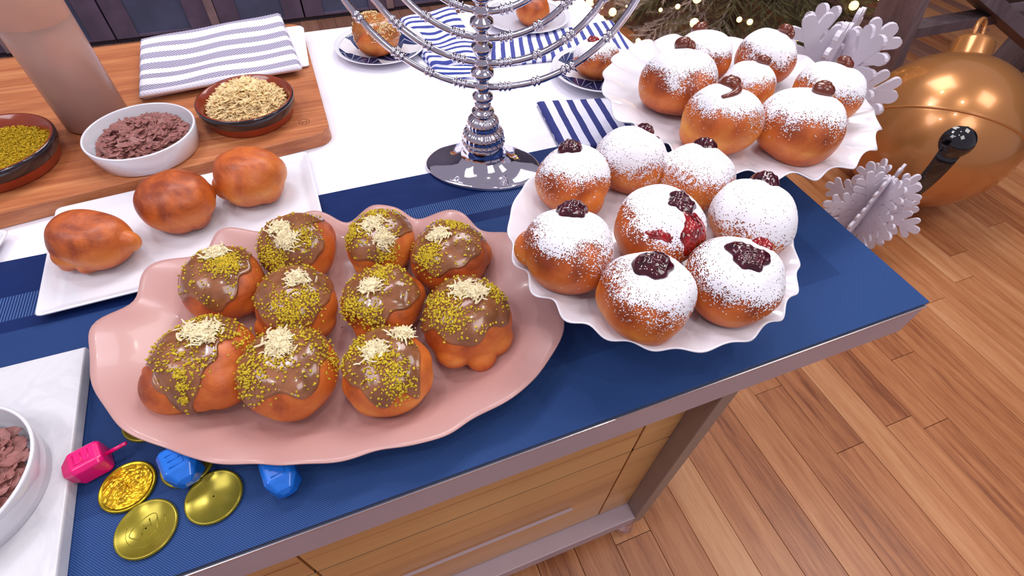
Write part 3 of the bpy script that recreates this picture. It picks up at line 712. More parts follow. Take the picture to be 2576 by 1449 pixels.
def sugar(d, seed, tilt=(0, 0, 1), cov=1.30, soft=.28, dens=1.0):
    nt, nph = 150, 260; G = d.grid(nt, nph, .003, pi*.80); D = G.reshape(-1, 3); V = d.pts(D); n = normal_of(V, nt, nph).reshape(-1, 3)
    r = np.random.RandomState(seed); w = r.normal(size=(8, 3))*3.0; p = r.uniform(0, 6.28, 8); w2 = r.normal(size=(10, 3))*26; p2 = r.uniform(0, 6.28, 10)
    t = np.array(tilt, float); t /= np.linalg.norm(t)
    ang = np.arccos(np.clip(D@t, -1, 1)); lim = cov+.10*np.sin(D@w.T+p).sum(-1)/1.6; fine = np.sin(D@w2.T+p2).sum(-1)/6
    pr = (lim-ang)/soft+fine*.55
    V2 = V+n*(.0007+.00025*np.sin(D@w2.T+p2).sum(-1, keepdims=True)/3*0+r.normal(size=(len(V), 1))*.00010)
    P_ = pr.reshape(nt, nph); F = []
    rnd = r.rand(nt, nph)
    # fewer, coarser grains in the sparse zone
    keep = (1/(1+np.exp(-P_*3.2)))*dens > rnd
    cell = (1/(1+np.exp(-P_*4.5))) > .5
    keep = keep & (cell | (rnd < .30))
    idx = np.argwhere(keep[:-1])
    for i, j in idx:
        k = (j+1) % nph; F.append((i*nph+j, i*nph+k, (i+1)*nph+k, (i+1)*nph+j))
    used = np.unique(np.array(F).ravel()); mp = -np.ones(len(V2), int); mp[used] = np.arange(len(used)); F = [tuple(int(mp[a]) for a in f) for f in F]
    return mesh('powdered_sugar', V2[used], F, M_sugar, d.e, True, d.c)
def local_frame(d, u):       # u: unit-sphere point -> surface point and normal in bun space
    u = np.array(u, float); u = u*np.array([1, 1, K]); u /= np.linalg.norm(u); eps = .03
    a = np.cross(u, [0, 0, 1.0]); a = a/np.linalg.norm(a) if np.linalg.norm(a) > 1e-3 else np.array([1, 0, 0.]); b = np.cross(u, a)
    P_ = d.pts(np.array([u, u+a*eps, u-a*eps, u+b*eps, u-b*eps])); n = np.cross(P_[1]-P_[2], P_[3]-P_[4]); n /= np.linalg.norm(n)
    if n@u < 0: n = -n
    return u, a, b, Vector(P_[0]), Vector(n)
def blob(d, name, u, size, mat, seed, height=.5, lump=.18, elong=(1, 1), sink=.25, spec=14, fq=1.6):
    """lumpy topping dome hugging the bun; size = angular radius"""
    u, a, b, p0, n0 = local_frame(d, u); r = np.random.RandomState(seed); nt, nph = 18, 40; V = []
    w = r.uniform(0, 6.28, 6)
    for i in range(nt):
        t = i/(nt-1)
        for j in range(nph):
            ph = 2*pi*j/nph; edge = 1+lump*(sin(2*ph+w[0])*.6+sin(3*ph+w[1])*.5+sin(5*ph+w[2])*.35+.3*sin(8*ph+w[5]))
            rr = size*t*edge; D = u+a*rr*cos(ph)*elong[0]+b*rr*sin(ph)*elong[1]
            V.append(D)
    P_ = d.pts(np.array(V)); out = []
    for i in range(nt):
        t = i/(nt-1); h = height*size*d.R*math.sqrt(max(0, 1-t**2.6))
        for j in range(nph):
            q = P_[i*nph+j]; nn = q/np.linalg.norm(q)
            lum = 1+.13*lump/.18*math.sin(q[0]*700*fq/1.6+w[3])*math.sin(q[1]*640*fq/1.6+w[4])
            out.append(Vector(q)+(n0*.7+Vector(nn)*.3)*(h*lum-.0012*t))
    return mesh(name, out, grid_faces(nt, nph, True), mat, d.e, True, d.c)
def dollop(d, u, size, mat, seed, tail=None):
    """piped chocolate dab: a squashed ball with a curled tip, and a smear tail"""
    u, a, b, p0, n0 = local_frame(d, u); V = []; F = []
    s = size*d.R; av = Vector(a); bv = Vector(b)
    # coil of cream
    pts = []; rad = []
    r_ = random.Random(seed); ph0 = r_.uniform(0, 6.28)
    for k in range(34):
        t = k/33; ph = ph0+t*2*pi*1.6; rr = s*.42*(1-t*.95)
        pts.append(p0+av*rr*cos(ph)+bv*rr*sin(ph)+n0*(s*(.02+.66*t))); rad.append(s*(.66-.34*t) if k < 32 else s*.12)
    tube(V, F, pts, rad, 14)
    if tail is not None:
        ut, _, _, pt, nt_ = local_frame(d, tail); pts = []; rad = []
        for k in range(9):
            t = k/8; uu = np.array(u)*(1-t)+np.array(ut)*t; side = np.cross(u, ut); uu = uu+side*.35*sin(pi*t); q = Vector(d.pts(np.array([uu]))[0])
            pts.append(q+n0*.0012); rad.append(s*(.52-.36*t))
        tube(V, F, pts, rad, 10)
    return mesh('chocolate_dollop', V, F, mat, d.e, True, d.c)
def ud(d, px, py): # image point on this bun -> unit vector in ellipsoid space
    return hit(px, py, d.world_c, d.R, K)

def lobes_rand(seed, n, zr=(-.5, .1), rad=(.34, .5), dist=(.55, .75), az=None):
    r = random.Random(seed); L = []
    for i in range(n):
        a = r.uniform(0, 6.28) if az is None else az[i % len(az)]+r.uniform(-.2, .2); z = r.uniform(*zr); q = r.uniform(*dist); L.append(((q*cos(a), q*sin(a), z), r.uniform(*rad)))
    return L

# --- jam-filled, on the front cake stand
JL = {'J1': ('powdered doughnut with jam dot, nearest the candelabra base', (1432, 370), .40, 1.12), 'J2': ('powdered doughnut with tiny jam spot at the back of the front stand', (1630, 318), .30, 1.35),
      'J3': ('lightly dusted doughnut with jam, back right of the front stand', (1778, 356), .36, 1.25), 'J4': ('wide powdered doughnut with sugared jam lump, far right of the front stand', (1926, 455), .38, 1.5),
      'J5': ('powdered doughnut with shiny round jam blob, far left of the front stand', (1440, 530), .42, 1.18), 'J6': ('torn doughnut at the centre with red jam running down its side', (1708, 500), .34, 1.2),
      'J7': ('powdered doughnut with open red jam crater at right front', (1884, 640), .54, 1.25), 'J8': ('powdered doughnut with large dark jam centre, nearest the viewer', (1642, 672), .50, 1.1)}
for i, (k, (lab, px, sz, cov)) in enumerate(JL.items()):
    lob = []
    if k == 'J5': lob = [((-.62, .42, -.15), .42)]
    if k == 'J1': lob = [((.1, -.55, -.2), .5)]
    if k == 'J7': lob = lobes_rand(4, 2)
    d = Dough(k, lob, 20+i, .062); make_dough(d, S1H-.0075, lab, 'jam doughnuts on the front cake stand')
    u = ud(d, *px); uc = ud(d, px[0]*.5+.5*(px[0]), px[1])
    tl = (.05, .10, 1) if k not in ('J8', 'J5') else (.35, .15, 1)
    sugar(d, 40+i, tl, cov+.08, .30 if k != 'J3' else .5, .99)
    if k == 'J6':
        blob(d, 'jam', ud(d, 1712, 508), .42, M_jam, i, .35, .25)
        o = blob(d, 'red_jam', ud(d, 1742, 580), .55, M_jamred, 50+i, .16, .30, (.8, 1.0)); o['label'] = 'bright red runny jam on the torn side'
        blob(d, 'red_jam', ud(d, 1660, 590), .20, M_jamred, 60+i, .3, .3, (1.4, .7))
    elif k == 'J7':
        blob(d, 'jam', u, sz, M_jam, i, .30, .22); o = blob(d, 'red_jam', ud(d, 1912, 618), .22, M_jamred, 60+i, .7, .2); o['label'] = 'bright red jam'
    else:
        blob(d, 'jam', u, sz, M_jam, i, .55 if k != 'J8' else .4, .16)
        if k == 'J2': blob(d, 'jam', ud(d, 1655, 345), .10, M_jam, 77, .5, .3)

# --- chocolate-topped, on the back ruffled stand
KL = {'K1': ('powdered doughnut with chocolate dab, leftmost on the ruffled stand', (1720, 118), None, .33), 'K2': ('powdered doughnut at the back of the ruffled stand below the flocked branches', (1762, 74), None, .33),
      'K3': ('powdered doughnut at the back right of the ruffled stand beside the large snowflake', (1976, 80), None, .33), 'K4': ('small powdered doughnut half hidden in the middle of the ruffled stand', (1924, 155), None, .33),
      'K5': ('powdered doughnut with curled chocolate tail, front left of the ruffled stand', (1838, 208), (1815, 250), .34), 'K6': ('largest powdered doughnut with round chocolate button, front right of the ruffled stand', (2064, 236), None, .31),
      'K7': ('powdered doughnut at the right rim of the ruffled stand by the gold bauble', (2122, 158), None, .31)}
for i, (k, (lab, px, tail, sz)) in enumerate(KL.items()):
    d = Dough(k, lobes_rand(9, 1) if k == 'K5' else [], 70+i, .055); make_dough(d, S2H-.0105, lab, 'chocolate-topped doughnuts on the ruffled cake stand')
    sugar(d, 90+i, (.10, .16, 1) if k != 'K5' else (.15, .2, 1), 1.24 if k != 'K3' else 1.3, .26)
    dollop(d, ud(d, *px), sz, M_choc, i, ud(d, *tail) if tail else None)

# --- glazed, on the pink platter
def glaze(d, seed, base=1.25, drips=(), tilt=(0, 0, 1), mat=M_glaze):
    r = np.random.RandomState(seed); nt, nph = 40, 150; t = np.array(tilt, float); t /= np.linalg.norm(t)
    a = np.cross(t, [0, 1, 0]); a /= np.linalg.norm(a); b = np.cross(t, a); w = r.uniform(0, 6.28, 5); D = []; T_ = []
    for i in range(nt):
        tt = i/(nt-1)
        for j in range(nph):
            ph = 2*pi*j/nph; lim = base*(1+.10*sin(2*ph+w[0])+.09*sin(3*ph+w[1])+.07*sin(5*ph+w[2])+.05*sin(8*ph+w[3]))
            for (pd, ex, wd) in drips:
                dp = (ph-pd+pi) % (2*pi)-pi; lim += ex*math.exp(-(dp/wd)**2)
            th = .002+lim*tt; D.append(t*cos(th)+(a*cos(ph)+b*sin(ph))*sin(th)); T_.append(tt)
    D = np.array(D); V = d.pts(D); n = normal_of(V, nt, nph).reshape(-1, 3); T_ = np.array(T_)[:, None]
    th_ = .0016*np.sqrt(np.clip(1-T_**10, 0, 1))*(1+.9*np.exp(-((T_-.955)/.035)**2))-.0005*(T_ > .995)
    V = V+n*th_; d.gl = (t, a, b, base, drips, w)
    return mesh('glaze', V, grid_faces(nt, nph, True), mat, d.e, True, d.c)
def on_glaze(d, tt, ph):
    t, a, b, base, drips, w = d.gl
    lim = base*(1+.10*sin(2*ph+w[0])+.09*sin(3*ph+w[1])+.07*sin(5*ph+w[2])+.05*sin(8*ph+w[3]))
    for (pd, ex, wd) in drips:
        dp = (ph-pd+pi) % (2*pi)-pi; lim += ex*math.exp(-(dp/wd)**2)
    th = lim*tt; return t*cos(th)+(a*cos(ph)+b*sin(ph))*sin(th)
def drip_angle(d, tilt, px, py):
    t = np.array(tilt, float); t /= np.linalg.norm(t); a = np.cross(t, [0, 1, 0]); a /= np.linalg.norm(a); b = np.cross(t, a); u = ud(d, px, py)*np.array([1, 1, K]); return math.atan2(u@b, u@a)
def scatter(d, name, mat, centers, n, size, maker, lift=.0022, allow=.93):
    ps_V = []; ps_F = []; Ds = []
    while len(Ds) < n:
        if centers and rng.random() < .78:
            c, sp = rng.choice(centers); c = np.array(c)*np.array([1, 1, K]); u = c+np.array([rng.gauss(0, sp) for _ in range(3)])
        else: u = on_glaze(d, allow*math.sqrt(rng.random()), rng.uniform(0, 2*pi))
        Ds.append(u/np.linalg.norm(u))
    P_ = d.pts(np.array(Ds))
    for q in P_:
        nn = Vector(q).normalized(); M = Vector((0, 0, 1)).rotation_difference(nn).to_matrix(); pv, pf = maker(); o_ = len(ps_V); base = Vector(q)+nn*(lift+rng.uniform(0, .0007))
        ps_V += [M @ v+base for v in pv]; ps_F += [tuple(i+o_ for i in f) for f in pf]
    o = mesh(name, ps_V, ps_F, mat, d.e, False, d.c); o['kind'] = 'stuff'; return o
GL = {
 'G1': ('glazed doughnut with pistachio crumbs at the top left of the pink platter', [(545, 645)], [(560, 665)], [(548, 775, .35, .22)], 1.2, 1),
 'G2': ('glazed doughnut with bare right side, back row of the pink platter beside the tray', [(705, 578), (722, 606)], [(675, 640), (760, 600), (700, 660)], [], 1.45, 0),
 'G3': ('glazed doughnut at the back centre of the pink platter', [(940, 568), (965, 600)], [(900, 590), (970, 640), (950, 550)], [], 1.2, 1),
 'G4': ('glazed doughnut with lumpy right side at the back right of the pink platter', [(1105, 590)], [(1080, 640), (1140, 570), (1075, 650)], [], 1.25, 2),
 'G5': ('glazed doughnut in the middle row left of the pink platter', [(750, 705)], [(715, 770), (770, 750), (740, 790)], [(730, 830, .1, .3)], 1.3, 2),
 'G6': ('glazed doughnut with torn dark hole on its right, middle of the pink platter', [(932, 722)], [(890, 770), (960, 690), (930, 790)], [(940, 800, .2, .4)], 1.15, 3),
 'G7': ('glazed doughnut with knobbly split underside at the right end of the pink platter', [(1165, 735), (1195, 745)], [(1130, 790), (1230, 740), (1100, 760), (1150, 800)], [], 1.3, 3),
 'G8': ('glazed doughnut with pointed tip and long crumb drip, front left of the pink platter', [(480, 830), (510, 850), (525, 825)], [(455, 890), (480, 930), (500, 800), (560, 830), (600, 860)], [(475, 1030, .9, .14), (600, 930, -.2, .5)], 1.15, 2),
 'G9': ('glazed doughnut with runny glaze edge, front centre of the pink platter', [(705, 855), (700, 880)], [(650, 930), (700, 900), (640, 960), (760, 850), (830, 900)], [(750, 990, .3, .25), (640, 1000, .1, .3)], 1.15, 0),
 'G10': ('round glazed doughnut with two halva tufts, front right of the pink platter', [(940, 885), (1012, 845)], [(985, 935), (960, 900), (900, 880), (1000, 970)], [(950, 985, .25, .4), (1050, 1000, .5, .18)], 1.1, 0)}
for i, (k, (lab, tufts, heaps, drips, base, nl)) in enumerate(GL.items()):
    lob = {'G1': [((-.35, -.52, -.2), .46), ((.42, -.45, -.15), .5)], 'G7': [((-.45, -.50, -.22), .44), ((.46, -.46, -.22), .48), ((.08, -.78, -.38), .36)], 'G8': [((-.55, -.30, -.05), .60), ((.30, -.42, -.05), .66), ((-.95, .10, .05), .16)],
           'G6': [((.62, .15, -.1), .48), ((-.45, -.45, -.2), .42)], 'G4': [((.72, -.05, -.05), .44), ((-.1, -.55, -.25), .44)], 'G5': [((-.72, -.30, -.28), .40), ((.35, -.45, -.2), .5)],
           'G2': [((.50, .30, .05), .58)], 'G3': [((-.45, -.42, -.2), .44)]}.get(k, [])
    d = Dough(k, lob, 130+i, .05); make_dough(d, .0075, lab, 'glazed doughnuts on the pink platter')
    tilt = (-.05, .10, 1) if k != 'G2' else (-.35, .15, 1)
    dr = [(drip_angle(d, tilt, a_, b_), ex, wd) for (a_, b_, ex, wd) in drips]
    glaze(d, 150+i, base, dr, tilt)
    cen = [(ud(d, a_, b_), .17) for a_, b_ in heaps]
    if k == 'G8': cen += [(ud(d, 462, 970), .05), (ud(d, 466, 1000), .04), (ud(d, 455, 940), .06)]
    scatter(d, 'pistachio_crumbs', M_crumb, cen, 640, .001, lambda: crumb(rng.uniform(.0010, .0021)))
    tv = []
    tc_ = [(ud(d, a_, b_), .085) for a_, b_ in tufts]
    o = scatter(d, 'halva_tuft', M_shred, tc_*1, 150, .001, lambda: strand(rng.uniform(.006, .014), rng.uniform(.0005, .0009), .8, .8), .0042, .12) if False else None
    Vt = []; Ft = []; 
    for (cu, sp) in tc_:
        uu, a1, b1, p0, n0 = local_frame(d, cu); M = Vector((0, 0, 1)).rotation_difference(n0).to_matrix()
        for _ in range(150 if len(tc_) < 3 else 80):
            pv, pf = strand(rng.uniform(.005, .013), rng.uniform(.0006, .0013), .9, 1.0); off = Vector((rng.gauss(0, .0056), rng.gauss(0, .0050), 0)); off.z = .0028+max(0, .005-off.length*.45)*rng.random(); o_ = len(Vt)
            Vt += [M @ (v+off)+p0 for v in pv]; Ft += [tuple(q+o_ for q in f) for f in pf]
    o = mesh('halva_tuft', Vt, Ft, M_shred, d.e, False, d.c); o['kind'] = 'stuff'

# --- plain fried, on the rectangular tray
FL = {'F1': ('plain fried doughnut with frilly dark left side, leftmost on the white tray', [((-.62, -.35, -.25), .40), ((-.70, .10, -.2), .36), ((-.25, -.60, -.35), .32), ((.80, -.30, -.02), .34), ((-.35, -.72, -.45), .2), ((-.75, -.5, -.42), .2), ((-.88, -.2, -.3), .18)], 1.0),
      'F2': ('plain fried doughnut in the middle of the white tray', [((.25, -.45, -.22), .50), ((-.55, -.2, -.2), .46), ((.5, .2, 0), .5)], 1.0),
      'F3': ('plain fried doughnut nearest the wooden board corner on the white tray', [((-.66, -.05, -.2), .42), ((.25, -.42, -.2), .5), ((.5, .2, -.05), .5), ((-.35, -.45, -.35), .3)], 1.0)}
for i, (k, (lab, lob, _)) in enumerate(FL.items()):
    d = Dough(k, lob, 200+i, .07, stretch=(-.40, (1.16, 1.06, 1.05)[i], (.86, .95, .96)[i])); make_dough(d, .0055, lab, 'plain fried doughnuts on the white tray')
# --- back plates
d = Dough('A', [], 231, .05); make_dough(d, .0055, 'brown doughnut with pale crumb topping on the back left leaf-patterned plate', None)
glaze(d, 232, 1.5, [], (0, 0, 1), plain('caramel_glaze', S(176, 104, 44), .2, coat=.5, var=.2, ns=60)); scatter(d, 'pale_crumbs', M_shredb, [(ud(d, 925, 38), .2), (ud(d, 960, 70), .25)], 260, .001, lambda: strand(rng.uniform(.003, .008), .0007, .8, 1))
d = Dough('B', [], 241, .04); make_dough(d, .0125, 'powdered doughnut with red jam on the leaf-patterned plate behind the ruffled stand', None); sugar(d, 242, (-.1, .1, 1), 1.15, .25); blob(d, 'jam', ud(d, 1492, 100), .3, M_jamred, 3, .5)
d = Dough('C', [], 251, .04); make_dough(d, .0055, 'plain orange-brown doughnut on the dotted plate at the back', None); sugar(d, 252, (0, .5, 1), .75, .3)

# ------------------------------------------------------------------ silver candelabra (menorah)
mn = empty('menorah', (.221, .660, T+Z0), 'polished silver nine-branched candelabra standing behind the doughnuts', 'candelabra', rz=RAD(-27))
pr = [(.001, .001), (.094, .001), (.0955, .0025), (.0945, .0045), (.090, .0062), (.080, .0078), (.066, .0105), (.054, .0150), (.044, .021), (.0365, .028)]
V = []; n = 96
for r, z in pr:
    t = max(0, min(1, (r-.0365)/(.0955-.0365))); sy = 1-.33*t
    for j in range(n): a = 2*pi*j/n; V.append((r*cos(a), r*sin(a)*sy, z))
mesh('base', V, grid_faces(len(pr), n, True), M_chrome, mn)
lathe('base_neck', [(.0366, .0275), (.0335, .032), (.0325, .038), (.0322, .047), (.030, .050)], M_chrome, mn, 72)
fl_ = lambda a, r: 1+.022*cos(24*a)
lathe('fluted_bulb', [(.0305, .049), (.0335, .051), (.0335, .054), (.031, .055), (.0325, .060), (.0312, .066), (.0275, .071), (.0225, .074), (.0235, .077), (.0245, .082), (.0225, .089), (.017, .094), (.010, .0965), (.008, .0985)], M_chrome, mn, 144, rfun=fl_)
pr = [(.009, .0975), (.0165, .0990), (.0175, .1015), (.0155, .104), (.0085, .106), (.0115, .1085), (.0125, .112), (.0115, .1155), (.0085, .117), (.013, .119), (.0158, .1235), (.0148, .128), (.010, .132), (.0085, .134), (.0105, .136), (.0115, .140), (.0105, .144), (.0085, .147), (.0088, .151), (.013, .154), (.0168, .1595), (.0155, .165), (.0095, .168)]
for zc in (.175, .209, .243):
    pr += [(.0085, zc-.005), (.0108, zc-.003), (.0112, zc), (.0105, zc+.003), (.0080, zc+.006), (.0082, zc+.010), (.0120, zc+.0135), (.0160 if zc > .2 else .0135, zc+.0185), (.0148, zc+.024), (.0085, zc+.0275)]
pr += [(.008, .275), (.006, .36), (.008, .372), (.012, .376), (.014, .384), (.014, .404), (.011, .404), (.011, .388), (.001, .387)]
lathe('stem', pr, M_chrome, mn, 48)
for ai, zj in enumerate((.140, .175, .209, .243)):
    Ra = .347-zj; V = []; F = []; npt = 120; zc = zj+Ra
    crs = []; 
    base_a = [.0, .14, .30, .52, .66, .95, 1.12]
    pts = []; rad = []
    for k in range(npt+1):
        a = -pi/2+pi*k/npt   # -90..90 from bottom
        pts.append((Ra*sin(a), 0, zc-Ra*cos(a))); r = .0036
        s_ = abs(a)*Ra
        for cc in (.028, .034, .040, .075, .082, .120, .128, .136, .19, .198):
            if abs(s_-cc) < .0016: r = .0056
        rad.append(r)
    # finer profile near collars
    fine_p = []; fine_r = []
    for k in range(npt*4+1):
        a = -pi/2+pi*k/(npt*4); s_ = abs(a)*Ra; r = .0046
        for cc in (.026, .0325, .039, .075, .0815, .120, .1265, .133, .19, .1965):
            r = max(r, .0046+.0028*math.exp(-((s_-cc)/.0014)**2))
        fine_p.append((Ra*sin(a), 0, zc-Ra*cos(a))); fine_r.append(r)
    tube(V, F, fine_p, fine_r, 10)
    arm = mesh('arm', V, F, M_chrome, mn)
    for sgn in (-1, 1):
        lathe('candle_cup', [(.0036, 0), (.010, .002), (.012, .004), (.006, .007), (.009, .011), (.010, .03), (.0085, .03), (.0075, .014), (.001, .013)], M_chrome, arm, 24, loc=(sgn*Ra, 0, zc-.002))

# ------------------------------------------------------------------ coins and dreidels
def coin(c, R, z, label, mat, rz=0, relief=True, crinkle=False):
    e = empty('chocolate_coin', (c[0], c[1], T+z), label, 'coin', 'gold foil coins on the navy runner', rz)
    lathe('foil_wrap', [(.0008, 0), (R-.002, 0), (R, .0012), (R, .003), (R-.0008, .0042), (R-.0022, .0042), (R-.003, .0034), (.0008, .0034)], mat, e, 64)
    if relief:
        V = []; F = []
        tube(V, F, [(R*.62*cos(a), R*.62*sin(a), .0034) for a in [2*pi*k/40+2.2 for k in range(26)]], .00035, 5)
        r_ = random.Random(int(c[0]*-1000)); pts = [(R*.42*cos(a)*(1+.25*sin(3*a)), R*.42*sin(a)*(1+.2*cos(2*a)), .0034) for a in [2*pi*k/30 for k in range(31)]]
        tube(V, F, pts, .0005, 5)
        tube(V, F, [(-R*.2, -R*.1, .0034), (0, R*.15, .0036), (R*.15, -R*.05, .0036), (R*.25, R*.2, .0034)], .0006, 5)
        mesh('embossing', V, F, mat, e)
    if crinkle:
        nt_, np_ = 14, 48; r_ = np.random.RandomState(5); V = []
        for i in range(nt_):
            for j in range(np_): rr = R*.86*i/(nt_-1); a = 2*pi*j/np_; V.append((rr*cos(a), rr*sin(a), .0036+.0011*max(0, 1-(i/(nt_-1))**4)*(.5+.5*sin(rr*900+a*3)*sin(a*7+rr*300))+r_.rand()*.0004))
        mesh('crinkled_foil', V, grid_faces(nt_, np_, True), M_foil_orange, e, False)
coin((-.253, .240), .0268, Z0, 'embossed gold foil coin lowest on the navy runner', M_foil_dull, .6)
coin((-.195, .249), .0262, Z0, 'smooth olive-gold foil coin right of the other coins', M_foil_dull, 1, False)
coin((-.272, .288), .0252, Z0, 'bright crinkled gold foil coin beside the pink dreidel', M_foil, 0, False, True)
coin((-.219, .293), .0250, Z0, 'gold foil coin lying under the blue dreidel', M_foil_dull, 0, False)
coin((-.257, .358), .0262, Z0, 'gold foil coin half hidden under the pink platter rim', M_foil_dull, 0, False)
def dreidel(px, py, z, rz, mat, label, s=.024, sl=1.15):
    p = at(px, py, z+s*.5); e = empty('dreidel', (p.x, p.y, T+z), label, 'dreidel', None, rz)
    h = s/2; bm = bmesh.new()
    # lying on its side: axis along +x; stem at +x, point at -x
    sec = [(-.80*s, .10*s), (-.70*s, .28*s), (-.38*s, .5*s), (.42*s, .5*s), (.54*s, .42*s)]
    rings = []
    for xx, hh in sec:
        c_ = hh*.28; ring_ = [(-hh+c_, -hh), (hh-c_, -hh), (hh, -hh+c_), (hh, hh-c_), (hh-c_, hh), (-hh+c_, hh), (-hh, hh-c_), (-hh, -hh+c_)]
        rings.append([bm.verts.new((xx, a, b+h)) for a, b in ring_])
    for a, b in zip(rings, rings[1:]):
        for j in range(8): bm.faces.new((a[j], a[(j+1) % 8], b[(j+1) % 8], b[j]))
    bm.faces.new(rings[0]); bm.faces.new(rings[-1]); body = bobj('dreidel_body', bm, mat, e)
    bv = body.modifiers.new('b', 'BEVEL'); bv.width = .0012; bv.segments = 2; bv.limit_method = 'ANGLE'
    V = []; F = []; tube(V, F, [(.48*s, 0, h), (sl*s, 0, h), ((sl+.05)*s, 0, h)], [.075*s, .075*s, .05*s], 10); mesh('stem', V, F, mat, e)
    # raised letter on the top face: shin / nun-like strokes
    V = []; F = []; zt = 2*h+.0002
    for st in (([(-.25, .22), (-.25, -.2), (.2, -.2), (.2, .22)]), ([(-.02, .2), (-.02, -.2)])):
        tube(V, F, [(a*s, b*s, zt) for a, b in st], .0007, 5)
    mesh('raised_letter', V, F, mat, e)
    return e
dreidel(226, 1163, Z0, .30, M_pinkpl, 'hot pink plastic dreidel beside the marble board', .0275)
dreidel(456, 1168, Z0+.0046, 1.9, M_bluepl, 'bright blue plastic dreidel resting on a gold coin', .030, .8)
dreidel(706, 1190, Z0, 1.75, M_bluepl, 'bright blue plastic dreidel alone below the pink platter', .030, .8)

# ------------------------------------------------------------------ gold bauble on the floor
Cb = Vector((2.019, .945, T-.475)); Rb = .2648
def on_ball(px, py, r=Rb):
    u = hit(px, py, tuple(Cb), r); return Vector(u)
a3 = [on_ball(*p) for p in ((2200, 277), (2314, 270), (2430, 289), (2560, 335))]
ax = (a3[0]-a3[1]).cross(a3[3]-a3[1]).normalized()
capd = on_ball(2440, 132)
if ax.dot(capd) < 0: ax = -ax
seam_h = sum(p.dot(ax) for p in a3)/4
gb = empty('giant_bauble', (Cb.x, Cb.y, 0), 'giant shiny gold bell-shaped ornament resting on the wooden floor', 'ornament')
qr = Vector((0, 0, 1)).rotation_difference(ax)
def lat_ball(name, t0, t1, r, mat, n=96, m_=64, extra=None):
    V = []
    for i in range(m_):
        th = t0+(t1-t0)*i/(m_-1); rr = r+(extra(th) if extra else 0)
        for j in range(n): a = 2*pi*j/n; V.append(qr @ Vector((rr*sin(th)*cos(a), rr*sin(th)*sin(a), rr*cos(th)))+Vector((0, 0, Cb.z)))
    return mesh(name, V, grid_faces(m_, n, True), mat, gb)
ts = math.acos(max(-1, min(1, seam_h)))
lat_ball('upper_half', .001, ts-.004, Rb, M_gold); lat_ball('lower_half', ts+.004, pi-.001, Rb, M_gold)
lat_ball('seam_band', ts-.030, ts+.020, Rb, M_gold, 128, 24, lambda th: .0032*math.exp(-((th-ts+.012)/.010)**2)-.0035*math.exp(-((th-ts-.008)/.004)**2)+.0002)
V = []; 
cap = [(.001, Rb+.070), (.056, Rb+.070), (.062, Rb+.066), (.064, Rb+.056), (.067, Rb-.018)]
for r, z in cap:
    for j in range(48): a = 2*pi*j/48; rr = r*(1+(.03*cos(9*a) if z < Rb+.03 else 0)); V.append(qr @ Vector((rr*cos(a), rr*sin(a), z))+Vector((0, 0, Cb.z)))
cp = mesh('cap', V, grid_faces(len(cap), 48, True), M_gold, gb)
V = []; F = []; tube(V, F, [qr @ Vector((.028*cos(a), 0, Rb+.105+.046*sin(a)))+Vector((0, 0, Cb.z)) for a in [2*pi*k/32 for k in range(33)]], .0085, 10)
mesh('hanging_ring', V, F, M_gold, gb)
# bell opening: round hole and tapering slot, recessed dark glossy plate following the ball
h0 = on_ball(2410, 357); h1 = on_ball(2306, 478)
dirs = (h1-h0).normalized(); nrm = h0.cross(dirs).normalized(); V = []; F = []
ang_tot = math.acos(h0.normalized().dot(h1.normalized()))*1.25; tang = (dirs-h0*dirs.dot(h0)).normalized()
n = 60; rows = 13; holeR = .185
for i in range(n+1):
    t = -holeR+(ang_tot+holeR)*i/n
    wh = math.sqrt(max(0, holeR**2-t*t)) if t < holeR else 0; wl = (.125-.045*t/ang_tot) if t > 0 else 0
    if t > ang_tot-.03: wl *= math.sqrt(max(0.0, 1-((t-ang_tot+.03)/.03)**2))
    wd = max(wh, wl, .0005)
    c = h0*cos(t)+tang*sin(t)
    for j in range(rows):
        s_ = -wd+2*wd*j/(rows-1); p = c*cos(s_)+nrm*sin(s_)
        bul = .016*max(0, 1-(t*t+s_*s_)/holeR**2) if t < holeR else 0
        edge = 1-abs(2*j/(rows-1)-1)**6
        V.append(p.normalized()*(Rb+.0008+.0014*edge+bul)+Vector((0, 0, Cb.z)))
o = mesh('bell_opening', V, grid_faces(n+1, rows, False), M_blackgl, gb); o['label'] = 'glossy black keyhole-shaped bell opening'

